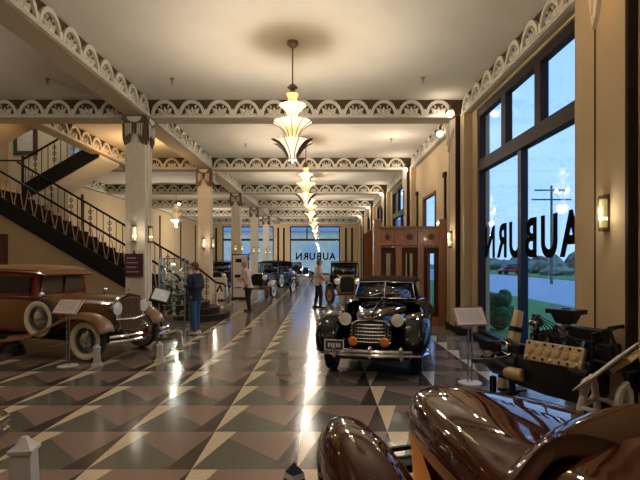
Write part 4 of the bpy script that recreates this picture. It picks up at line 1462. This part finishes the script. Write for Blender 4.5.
# cowl with its rounded cockpit edge
sil = [(498, 492, 1.66), (507, 474, 1.70), (522, 456, 1.76), (541, 438, 1.85), (560, 424, 1.95), (582, 412.5, 2.05), (610, 405, 2.15), (642, 400, 2.26), (690, 396, 2.38), (740, 400, 2.5)]
cre = [(505, 496, 1.60), (514, 480, 1.62), (527, 461, 1.66), (541, 446, 1.70), (557, 436, 1.75), (580, 432.5, 1.80), (608, 439, 1.86), (640, 452, 1.92), (690, 476, 1.99), (740, 500, 2.05)]
opn = [(528, 510, 1.58), (536, 492, 1.60), (544, 479, 1.62), (552, 469, 1.65), (562, 463, 1.69), (574, 461, 1.73), (590, 466, 1.77), (610, 479, 1.82), (630, 496, 1.86), (650, 515, 1.9)]
P = lambda L: [binv @ at(*q) for q in L]
sl_, cr_, op_ = P(sil), P(cre), P(opn)
low = [V((p.x*.9, p.y+.25, p.z-.30)) for p in sl_]
mid = [(a*.42+b*.58)+V((0, 0, .018)) for a, b in zip(sl_, cr_)]
inn = [p+V((0, .10, -.01)) for p in op_]
lip = [a.lerp(b, .12)+V((0, 0, -.012)) for a, b in zip(cr_, op_)]
MB().loft([low, [p+V((0, .03, -.02)) for p in sl_], sl_, mid, cr_], closed=False, cap=False).build('cowl', 'car_brown', bw, smooth=80, sub=2)
MB().loft([cr_, lip, [a.lerp(b, .6) for a, b in zip(cr_, op_)], op_, inn], closed=False, cap=False).build('cockpit_rim', 'car_brown', bw, smooth=80, sub=2)
MB().loft([[p+V((0, .02, .0)) for p in inn], [p+V((0, -.02, -.25)) for p in inn]], closed=False, cap=False).build('dashboard', 'dark_gloss', bw, smooth=80, solid=.01)
tub = [(-1.58, .66, .92, .28), (-2.2, .74, .90, .25), (-3.0, .74, .90, .25), (-3.8, .62, .86, .3), (-4.5, .3, .7, .4)]
MB().loft([ring(y, [(w*.9, b), (w, b+.2), (w, t-.1), (w*.94, t)]) for y, w, t, b in tub]).build('body', 'car_brown', bw, smooth=60)

# ---------------------------------------------------------------- black car at the frame's edge
bk = thing('car', 'black car at the frame edge showing only a rounded fender and chrome bumper end', 'car', (-2.775, 4.0, 0), R(-90))
rr = []
for y, w, t, b in [(.05, .05, .50, .44), (.0, .12, .60, .38), (-.1, .17, .66, .34), (-.35, .2, .78, .34), (-.8, .21, .86, .5), (-1.3, .2, .74, .3), (-1.8, .16, .5, .3)]:
    rr.append([V((w*math.cos(2*PI*k/12), y, (t+b)/2+(t-b)/2*math.sin(2*PI*k/12))) for k in range(12)])
MB().loft(rr).build('fender', 'car_black', bk, smooth=80, sub=1)
m = MB()
for z in (.34, .44): m.tube([(-.25, -.06, z), (-.12, .075, z), (.3, .10, z), (1.0, .10, z)], .03, 8)
m.build('bumper', 'chrome', bk)
wheel(bk, (0, -.75, .36), .36, .16, 'black')
MB().loft([ring(y, [(.5, .4), (.55, .6), (.5, .9), (0, .95)]) for y in (-.3, -2.0)]).build('hood', 'car_black', bk).location = (.8, 0, 0)

# ---------------------------------------------------------------- distant vintage cars
def vintage(label, loc, rz, bodym, fendm, hoodm, roofm, style='white', roof=True, brass=False, group='distant vintage cars', frontm=None):
    t = thing('vintage_car', label, 'car', loc, rz, group)
    met = 'brass' if brass else 'chrome'
    z0 = .62
    MB().loft([ring(y, [(w, .52), (w, 1.0), (w*.8, 1.12), (0, 1.16)]) for y, w in ((-1.2, .42), (.2, .32))]).build('hood', hoodm, t, smooth=40)
    MB().loft([ring(y, [(w*.94, .5), (w, .65), (w, tt)]) for y, w, tt in ((-1.2, .46, 1.12), (-1.6, .62, 1.14), (-3.2, .66, 1.14), (-3.7, .58, 1.05))]).build('body', bodym, t, smooth=40, bev=.02)
    MB().loft([ring(y, [(.30, .45), (.33, .6), (.33, 1.02), (.24, 1.14), (0, 1.18)]) for y in (.2, .30)]).build('radiator_shell', met, t)
    MB().loft([ring(y, [(.26, .5), (.28, .6), (.28, 1.0), (.20, 1.09), (0, 1.12)]) for y in (.30, .312)]).build('grille', 'iron', t)
    m = MB()
    m.tube([(-.5, -1.3, 1.12), (-.48, -1.38, 1.55), (.48, -1.38, 1.55), (.5, -1.3, 1.12)], .018, 6, closed=True)
    f = m.build('windshield_frame', met, t)
    MB().add([(-.5, -1.3, 1.12), (.5, -1.3, 1.12), (.48, -1.38, 1.55), (-.48, -1.38, 1.55)], [(0, 1, 2, 3)]).build('glass', 'windshield', f, solid=.006)
    if roof:
        MB().loft([ring(y, [(w, h-.08), (w*.95, h-.02), (0, h)]) for y, w, h in ((-1.25, .56, 1.66), (-2.2, .62, 1.74), (-3.4, .6, 1.70), (-3.7, .5, 1.5))]).build('roof', roofm, t, smooth=60)
        m = MB()
        for s in (-1, 1):
            for y in (-1.45, -2.5, -3.5): m.cyl((s*.58, y, 1.12), (s*.56, y, 1.66), .018, n=6)
        m.build('roof_posts', 'iron', t)
    m = MB()
    for s in (-1, 1): m.ell((s*.3, -2.0, 1.12), (.24, .1, .22), 10, 6).ell((s*.3, -3.2, 1.12), (.26, .1, .22), 10, 6)
    m.build('seat', 'leather', t)
    for s in (-1, 1):
        fender(t, s*.68, [(.30, .80), (.2, .86), (-.05, .90), (-.4, .82), (-.9, .52), (-1.2, .40)] if brass else [(.42, .5), (.36, .66), (.15, .80), (-.12, .82), (-.45, .70), (-.9, .48), (-1.2, .40)], .24 if brass else .32, .06, frontm or fendm)
        fender(t, s*.68, [(-2.6, .40), (-2.8, .62), (-3.05, .80), (-3.3, .82), (-3.6, .70), (-3.8, .5)], .32, .06, fendm)
        MB().box((s*.68, -1.9, .38), (.26, 1.45, .04)).build('running_board', 'black_paint', t)
        wheel(t, (s*.68, 0, .37), .37, .13, style, rz=R(25) if brass else 0)
        wheel(t, (s*.68, -3.2, .37), .37, .13, style)
        headlamp(t, (s*.40, .36, .93), .125, met)
        if not brass: wheel(t, (s*.78, -.85, .74), .33, .13, style, 'spare_wheel')
    m = MB()
    for z in (() if brass else (.46, .55)): m.tube([(-.8, .5, z), (0, .60, z), (.8, .5, z)], .022, 6)
    m.cyl((-.62, 0, .37), (.62, 0, .37), .035)
    m.build('bumper', met, t)
    MB().box((0, -1.7, .44), (.7, 3.8, .1)).build('chassis', 'black_paint', t)
    return t
vintage('pale cream fronted touring car with navy fenders beside the man in black trousers', (-3.0, 23.0, 0), R(167), 'car_navy', 'car_navy', 'car_navy', 'top_canvas', frontm='car_white')
vintage('dark blue touring car with white wall wheels behind the pale touring car', (-2.35, 31.2, 0), R(-160), 'car_navy', 'car_navy', 'car_navy', 'car_navy', roof=False)
vintage('far dark open car near the end window', (-1.5, 40.0, 0), R(-150), 'car_black', 'car_black', 'car_black', 'car_black', roof=False)
vintage('black car with a closed roof half hidden behind the sandwich board', (-5.6, 25.6, 0), R(185), 'car_black', 'car_black', 'car_black', 'car_black', style='black')
vintage('early brass fitted black car with wooden spoked wheels beside the entrance', (1.0, 19.3, 0), R(180), 'car_black', 'car_black', 'car_navy', 'car_black', style='wood', brass=True)
# ================================================================== engine on display by the window
en = thing('display_engine', 'large black engine with tan cylinder head on display below the lettered window', 'engine', (2.80, 5.6, 0), R(-56.8))
m = MB()
m.loft([[V((x, -w, b)), V((x, -w*1.1, b+.2)), V((x, -w*.8, t)), V((x, w*.8, t)), V((x, w*1.1, b+.2)), V((x, w, b))] for x, w, b, t in ((-.62, .10, .35, .52), (-.5, .17, .26, .62), (-.1, .19, .22, .66), (.35, .19, .22, .68), (.46, .14, .3, .66))])
m.build('crankcase', 'engine_black', en, bev=.01)
E = Euler((R(-18), 0, 0)).to_matrix()
hp = V((0, -.17, .71))
MB().box(hp, (.70, .07, .24), E).build('cylinder_head', 'cast_alloy', en, bev=.012)
me = MB().lathe([(0, 0), (.022, 0), (.022, .02), (.012, .03), (0, .032)], n=8, axis='Y').mesh('head_bolt', 'steel')
mk = MB().lathe([(0, 0), (.014, 0), (.014, .016), (0, .02)], n=8, axis='Y').mesh('head_bolt', 'iron')
for k in range(7):
    for r_ in (0, 2):
        o = put(me if (k+r_) % 3 == 0 else mk, 'head_bolt', en)
        o.location = hp+E @ V((-.30+.1*k, -.036, -.085+.085*r_))
        o.rotation_euler = (R(180-18), 0, 0)
m = MB().box((.04, .03, .78), (.80, .24, .26)).box((.20, .02, .94), (.56, .18, .18)).box((-.2, .16, .62), (.5, .14, .22))
m.box((.52, 0, .74), (.16, .22, .30)).box((-.56, -.02, .62), (.18, .2, .22)).cyl((.2, -.2, .56), (.42, -.2, .56), .06)
m.build('engine_block', 'engine_black', en, bev=.012)
mp = MB().torus((0, 0, 0), .034, .012, 'Y', 16, 6).lathe([(0, .0), (.03, .0), (.026, .018), (0, .02)], n=12, axis='Y').mesh('port_boss', 'cast_alloy')
for k in range(6):
    o = put(mp, 'port_boss', en)
    o.location = hp+E @ V((-.27+.108*k, -.036, .0))
    o.rotation_euler = (R(162), 0, 0)
m = MB()
m.tube([(-.36, -.02, .86), (-.1, -.02, .92), (.1, -.02, .92), (.36, -.02, .88)], [.05, .06, .06, .05], 10)
for x in (-.3, -.1, .1, .3): m.tube([(x, -.03, .90), (x, -.10, .86), (x, -.14, .80)], .03, 8)
m.build('intake_manifold', 'engine_black', en)
m = MB().box((0, .12, .72), (.66, .1, .26))
for k in range(6): m.tube([(-.28+.11*k, .1, .82), (-.28+.11*k, .24, .74), (-.28+.11*k, .26, .5)], .028, 8)
m.build('exhaust_manifold', 'iron', en)
m = MB().lathe([(.0, .90), (.07, .90), (.075, .98), (.05, 1.0), (.05, 1.06), (.075, 1.08), (.07, 1.13), (0, 1.14)], (.06, -.02, 0), 16).box((.06, -.09, 1.0), (.07, .07, .08)).cyl((.0, -.02, 1.02), (.16, -.02, 1.02), .02)
m.build('carburetor', 'steel', en)
MB().box((.06, -.02, 1.20), (.36, .26, .055)).box((.06, -.02, 1.12), (.17, .15, .12), taper=1.5).lathe([(0, 1.225), (.05, 1.225), (.05, 1.24), (0, 1.245)], (.06, -.02, 0), 14).build('air_cleaner', 'engine_black', en, bev=.01)
m = MB().lathe([(0, .84), (.035, .84), (.04, .98), (.075, 1.0), (.075, 1.06), (.05, 1.09), (0, 1.1)], (-.30, -.04, 0), 18)
m.build('distributor', 'engine_black', en)
MB().lathe([(.078, 1.02), (.08, 1.03), (.08, 1.05), (.078, 1.06)], (-.30, -.04, 0), 18, cap=False).torus((-.30, -.12, 1.0), .05, .014, 'Y', 16, 6).build('clamp_ring', 'steel', en)
m = MB()
for k in range(7):
    a = 2*PI*k/7
    p0 = V((-.30+.045*math.cos(a), -.04+.045*math.sin(a), 1.08))
    p3 = V((-.30+.1*k, -.12, .84))
    m.tube([p0, p0+V((0, 0, .05)), p0.lerp(p3, .5)+V((0, -.04, .08)), p3], .007, 5)
m.build('ignition_wire', 'rubber', en)
m = MB()
for y in (-.16, .16):
    m.tube([(.42, y, .5), (.44, y, 1.0), (.60, y, 1.08), (.76, y, .64), (.76, y, .40)], .02, 6)
    m.tube([(.44, y, .72), (.70, y, .70)], .016, 6)
m.tube([(.60, -.16, 1.08), (.60, .16, 1.08)], .02, 6).tube([(.74, -.16, .62), (.74, .16, .62)], .02, 6).tube([(.44, -.16, 1.0), (.44, .16, 1.0)], .02, 6)
m.build('front_frame', 'engine_black', en)
m = MB().lathe([(0, .40), (.10, .40), (.12, .44), (.12, .5), (.06, .52), (0, .52)], (0, .0, .80), 20, 'X')
m.build('pulley', 'iron', en)
m = MB().lathe([(0, -1.08), (.09, -1.08), (.12, -.98), (.17, -.9), (.18, -.66), (.21, -.6), (.21, -.5), (0, -.5)], (0, 0, .46), 20, 'X')
m.build('gearbox', 'engine_black', en)
m = MB()
for a, b, r_ in (((-.88, -.12, .5), (-.55, -.18, .62), .016), ((-.95, .05, .58), (-.5, .06, .72), .014), ((-.9, -.05, .62), (-.62, -.16, .60), .014)): m.tube([a, b], r_, 6)
m.torus((-.92, -.16, .62), .08, .014, 'Y', 20, 6).torus((-.72, -.10, .66), .09, .012, 'Y', 20, 6).ell((-.80, -.14, .52), (.03, .03, .05), 10, 6)
m.build('linkage', 'chrome', en)
m = MB().tube([(-1.1, -.2, .44), (-.75, -.26, .52), (-.5, -.22, .42)], .035, 8).tube([(-1.0, .1, .66), (-.7, 0, .76), (-.45, -.1, .72)], .03, 8)
for x in (-.95, -.8): m.lathe([(0, -.2), (.07, -.2), (.08, -.14), (.06, -.1), (0, -.1)], (x, 0, .68), 14, 'Y')
m.build('hoses', 'engine_black', en)
m = MB().cyl((-.58, -.22, .40), (-.36, -.22, .40), .075, n=16).cyl((-.62, -.22, .40), (-.58, -.22, .40), .03, n=10)
m.build('starter', 'cast_alloy', en)
m = MB()
for x in (-.8, .35):
    m.box((x, 0, .03), (.08, .6, .06))
    for y in (-.2, .2): m.box((x, y, .17), (.06, .06, .26))
m.box((-.22, 0, .28), (1.25, .08, .05))
m.build('engine_stand', 'black_paint', en)
# tan tapered post behind the engine
tp = thing('tapered_post', 'cream tapered post with a black band behind the engine', 'post', (2.62, 6.62, 0), R(20))
TL_ = Euler((0, R(13), 0)).to_matrix()
MB().box((0, 0, .56), (.20, .14, 1.08), TL_, taper=.55).build('post', 'cream_enamel', tp, bev=.01)
MB().box(TL_ @ V((0, 0, .28))+V((0, 0, .56)), (.150, .112, .07), TL_, taper=.95).build('band', 'black_paint', tp)
MB().box((0, 0, .01), (.30, .24, .02)).build('foot', 'black_paint', tp)

# tilted caption board on a cast stand in front of the pilaster
cs = thing('caption_stand', 'cream caption board tilted on an openwork white stand beside the engine', 'sign stand', (2.72, 4.62, 0), R(-62))
bi = (Matrix.Translation((2.72, 4.62, 0)) @ Matrix.Rotation(R(-62), 4, 'Z')).inverted()
e1 = V((.27, .06, .165)).normalized()
e2 = V((.498, .846, -.15)).normalized()
e2 = (e2-e1*e2.dot(e1)).normalized()
e3 = e1.cross(e2)
BM = bi @ Matrix.Translation((2.72, 4.62, .76)) @ Matrix((e1, e2, e3)).transposed().to_4x4()
MB(BM).box((0, 0, 0), (.62, .44, .016)).build('board', 'grey_plastic', cs, bev=.004)
bpn = MB(BM).box((0, 0, -.016), (.56, .38, .006)).build('caption', 'paper_white', cs)
MB(BM).box((.24, .02, -.07), (.22, .40, .05)).build('ledge', 'cream_enamel', cs, bev=.006)
m = MB()
line_rows(m, -.24, .24, -.16, .16, 8, lambda u, v, w: BM @ V((u, v, -.019-w)), 4)
m.build('print', 'text_ink', bpn)
m = MB()
for s in (-1, 1):
    m.tube([(s*.17, -.16, .0), (s*.17, -.12, .35), (s*.16, .0, .60)], .034, 8).tube([(s*.17, .2, .0), (s*.17, .14, .4), (s*.16, .06, .64)], .034, 8)
    m.tube([(s*.17, -.12, .35), (s*.17, .14, .40)], .022, 8).torus((s*.17, .02, .50), .11, .028, 'X', 18, 6)
m.tube([(-.17, -.12, .35), (.17, -.12, .35)], .022, 8).tube([(-.17, .14, .4), (.17, .14, .4)], .022, 8)
m.build('openwork_legs', 'white_plastic', cs)

# ================================================================== people
def skin_mesh(name, nodes, edges, root, sub=2):
    """one continuous surface grown around a skeleton: nodes {id: (xyz, radius x, radius y)}"""
    bm = bmesh.new()
    lay = bm.verts.layers.skin.verify()
    vs = {}
    for k, (p, a, b) in nodes.items():
        v = bm.verts.new(p)
        v[lay].radius = (a, b)
        v[lay].use_root = (k == root)
        vs[k] = v
    for a, b in edges: bm.edges.new((vs[a], vs[b]))
    me = bpy.data.meshes.new(name)
    bm.to_mesh(me)
    bm.free()
    o = bpy.data.objects.new(name, me)
    C.objects.link(o)
    k = o.modifiers.new('skin', 'SKIN')
    k.use_smooth_shade = True
    k = o.modifiers.new('sub', 'SUBSURF')
    k.levels = k.render_levels = sub
    dg = bpy.context.evaluated_depsgraph_get()
    dg.update()
    r_ = bpy.data.meshes.new_from_object(o.evaluated_get(dg))
    bpy.data.objects.remove(o)
    r_.name = name
    for p in r_.polygons: p.use_smooth = True
    return r_
def join_mesh(name, skin, mb, mats):
    """adds the shapes of mb to a grown mesh so they stay one mesh"""
    bm = bmesh.new()
    bm.from_mesh(skin)
    for p in bm.faces: p.material_index = 0
    n0 = [bm.verts.new(v) for v in mb.v]
    for f, k in zip(mb.f, mb.m):
        try:
            fc = bm.faces.new([n0[i] for i in f])
            fc.material_index = k
            fc.smooth = True
        except ValueError: pass
    me = bpy.data.meshes.new(name)
    bm.to_mesh(me)
    bm.free()
    for m_ in mats: me.materials.append(MATS[m_])
    return me
def person(label, loc, rz, scale, top, trousers, hair, shoes, arms, head=(0, 0), lean=0.0, stride=0.05, long_sleeve=True):
    t = thing('person', label, 'person', loc, rz)
    t.scale = (scale, scale, scale)
    J = {}
    ly = lambda y, z: y+lean*max(0, z-.95)          # lean forward above the hips
    def pt(x, y, z): return V((x, ly(y, z), z))
    hips, belly, chest, neck, hd_ = pt(0, 0, .97), pt(0, .01, 1.12), pt(0, 0, 1.34), pt(0, -.005, 1.49), pt(0, .03+head[0]*.04, 1.60)
    nodes = {'h': (hips, .135, .095), 'b': (belly, .125, .092), 'c': (chest, .14, .092), 'k': (pt(0, -.01, 1.445), .075, .07), 'n': (neck, .058, .058), 'hd': (pt(0, .015, 1.57), .07, .078), 'ht': (pt(0, .02, 1.665), .066, .078)}
    ed = [('h', 'b'), ('b', 'c'), ('c', 'k'), ('k', 'n'), ('n', 'hd'), ('hd', 'ht')]
    hands = {}
    for s, k in ((-1, 'l'), (1, 'r')):
        sh = pt(s*.185, -.01, 1.405)
        el, wr = [V((s*q[0], ly(q[1], q[2]), q[2])) for q in arms[k]]
        nodes['sh'+k] = (sh, .062, .062)
        nodes['el'+k] = (el, .043, .043)
        nodes['wr'+k] = (wr, .028, .032)
        d_ = (wr-el).normalized()
        hands[k] = (wr, d_)
        nodes['pm'+k] = (wr+d_*.075, .022, .040)
        ed += [('c', 'sh'+k), ('sh'+k, 'el'+k), ('el'+k, 'wr'+k), ('wr'+k, 'pm'+k)]
        hp_ = V((s*.095, 0, .89))
        kn, an = V((s*.105, .02+s*stride*.6, .50)), V((s*.11, -.03+s*stride, .085))
        nodes['hp'+k] = (hp_, .092, .098)
        nodes['kn'+k] = (kn, .060, .062)
        nodes['cf'+k] = (kn.lerp(an, .35), .055, .06)
        nodes['an'+k] = (an, .038, .042)
        nodes['to'+k] = (an+V((s*.02, .15, -.05)), .036, .028)
        ed += [('h', 'hp'+k), ('hp'+k, 'kn'+k), ('kn'+k, 'cf'+k), ('cf'+k, 'an'+k), ('an'+k, 'to'+k)]
    # the grown skeleton gets a thinned torso so the clothes sit over it
    body = skin_mesh('body', nodes, ed, 'h', 2)
    mb = MB()
    tw = head[1]
    Rh = Matrix.Rotation(tw, 3, 'Z')
    hc = pt(0, .02, 1.615)
    H_ = lambda x, y, z: hc+Rh @ V((x, y, z))
    mb.ell(hc, (.074, .094, .112), 16, 12, Rh)
    mb.tube([H_(0, .088, .02), H_(0, .105, -.012), H_(0, .118, -.028), H_(0, .092, -.036)], [.010, .013, .016, .008], 8)
    for s in (-1, 1):
        mb.ell(H_(s*.076, -.005, -.005), (.012, .022, .032), 8, 6, Rh)
        mb.use(1).ell(H_(s*.030, .084, .012), (.012, .008, .008), 8, 6, Rh)
        mb.use(2).ell(H_(s*.030, .085, .032), (.018, .007, .005), 8, 4, Rh).use(0)
    mb.use(3).ell(H_(0, .088, -.058), (.024, .008, .006), 8, 5, Rh).use(0)
    for k, s in (('l', -1), ('r', 1)):
        wr, d_ = hands[k]
        e, f = mb.frame(d_)
        side_ = V((0, 1, 0))-d_*d_.y
        side_.normalize()
        up = d_.cross(side_)
        if up.x*s > 0: up = -up
        base = wr+d_*.085
        for j, (off, L) in enumerate(((.028, .068), (.010, .078), (-.009, .072), (-.027, .056))):
            p0 = base+side_*off
            mb.tube([p0-d_*.02, p0+d_*L*.4, p0+d_*L*.75+up*.014, p0+d_*L*.9+up*.032], [.010, .0095, .0085, .007], 7)
        q = wr+d_*.03+side_*.026
        mb.tube([q, q+side_*.024+d_*.022, q+side_*.03+d_*.05+up*.012], [.012, .0105, .008], 7)
    o = put(join_mesh('body', body, mb, ['skin', 'iron', hair, 'red_ink']), 'body', t)
    # clothes
    tn, te = {}, []
    tn['b'] = (belly, .158, .125)
    tn['c'] = (chest, .168, .125)
    tn['h'] = (hips+V((0, 0, .0)), .172, .138)
    tn['hem'] = (hips+V((0, 0, -.12)), .178, .145)
    tn['k'] = (pt(0, -.01, 1.465), .088, .082)
    te = [('hem', 'h'), ('h', 'b'), ('b', 'c'), ('c', 'k')]
    for k in ('l', 'r'):
        tn['sh'+k] = (nodes['sh'+k][0], .068, .070)
        tn['el'+k] = (nodes['el'+k][0], .058, .058)
        te += [('c', 'sh'+k), ('sh'+k, 'el'+k)]
        if long_sleeve:
            tn['wr'+k] = (nodes['wr'+k][0], .042, .044)
            te.append(('el'+k, 'wr'+k))
    me = skin_mesh('top', tn, te, 'h', 2)
    me.materials.append(MATS[top])
    put(me, 'sweater' if long_sleeve else 'shirt', t)
    pn = {'h': (hips+V((0, 0, -.07)), .105, .085)}
    pe = []
    for k in ('l', 'r'):
        for j, q in (('hp', .108), ('kn', .078), ('cf', .072)):
            pn[j+k] = (nodes[j+k][0], q, q)
        pn['an'+k] = (nodes['an'+k][0]+V((0, 0, -.015)), .062, .066)
        pe += [('h', 'hp'+k), ('hp'+k, 'kn'+k), ('kn'+k, 'cf'+k), ('cf'+k, 'an'+k)]
    me = skin_mesh('trousers', pn, pe, 'h', 2)
    me.materials.append(MATS[trousers])
    put(me, 'trousers', t)
    for s, k in ((-1, 'l'), (1, 'r')):
        a = nodes['an'+k][0]
        m_ = MB()
        m_.loft([[a+V((w*math.cos(2*PI*j/12), y, z0+(z1-z0)*(.5+.5*math.sin(2*PI*j/12))-.085)) for j in range(12)] for y, w, z0, z1 in ((-.09, .02, .01, .06), (-.075, .038, 0, .09), (0, .045, 0, .11), (.09, .05, 0, .08), (.16, .045, 0, .06), (.20, .02, .01, .035))])
        m_.build('shoe', shoes, t, smooth=70)
    m_ = MB()
    m_.ell(H_(0, -.018, .030), (.084, .094, .100), 16, 10, Rh)
    m_.ell(H_(0, -.050, -.02), (.074, .058, .085), 14, 8, Rh)
    m_.build('hair', hair, t, smooth=80)
    return t
hang = [(.245, -.03, 1.13), (.235, .06, .90)]
person('man in a navy sweater and blue jeans looking at the glass case', tuple(gnd(195.5, 334.5)), R(66), 1.0, 'navy_knit', 'jeans', 'hair_brown', 'shoe_white',
       {'l': [(.25, -.02, 1.14), (.16, .20, 1.16)], 'r': [(.245, -.03, 1.13), (.20, .14, 1.02)]}, head=(0, .3), lean=.02, stride=.05)
person('grey haired man in a pale shirt and black trousers leaning to read the white kiosk', tuple(gnd(248.5, 311)), R(70), 1.0, 'pale_shirt', 'black_cloth', 'hair_grey', 'black_cloth',
       {'l': [(.22, .02, 1.14), (.12, .24, 1.10)], 'r': [(.23, .02, 1.14), (.12, .24, 1.06)]}, head=(1, 0), lean=.22, stride=.06, long_sleeve=False)
person('man in a pale shirt and navy trousers standing in the middle of the hall', tuple(gnd(318.5, 308)), R(-75), 1.04, 'pale_shirt', 'navy_cloth', 'hair_brown', 'black_cloth',
       {'l': [(.23, .0, 1.14), (.14, .20, 1.00)], 'r': [(.235, -.0, 1.14), (.15, .22, 1.02)]}, head=(0, -.1), lean=.03, stride=.07, long_sleeve=False)
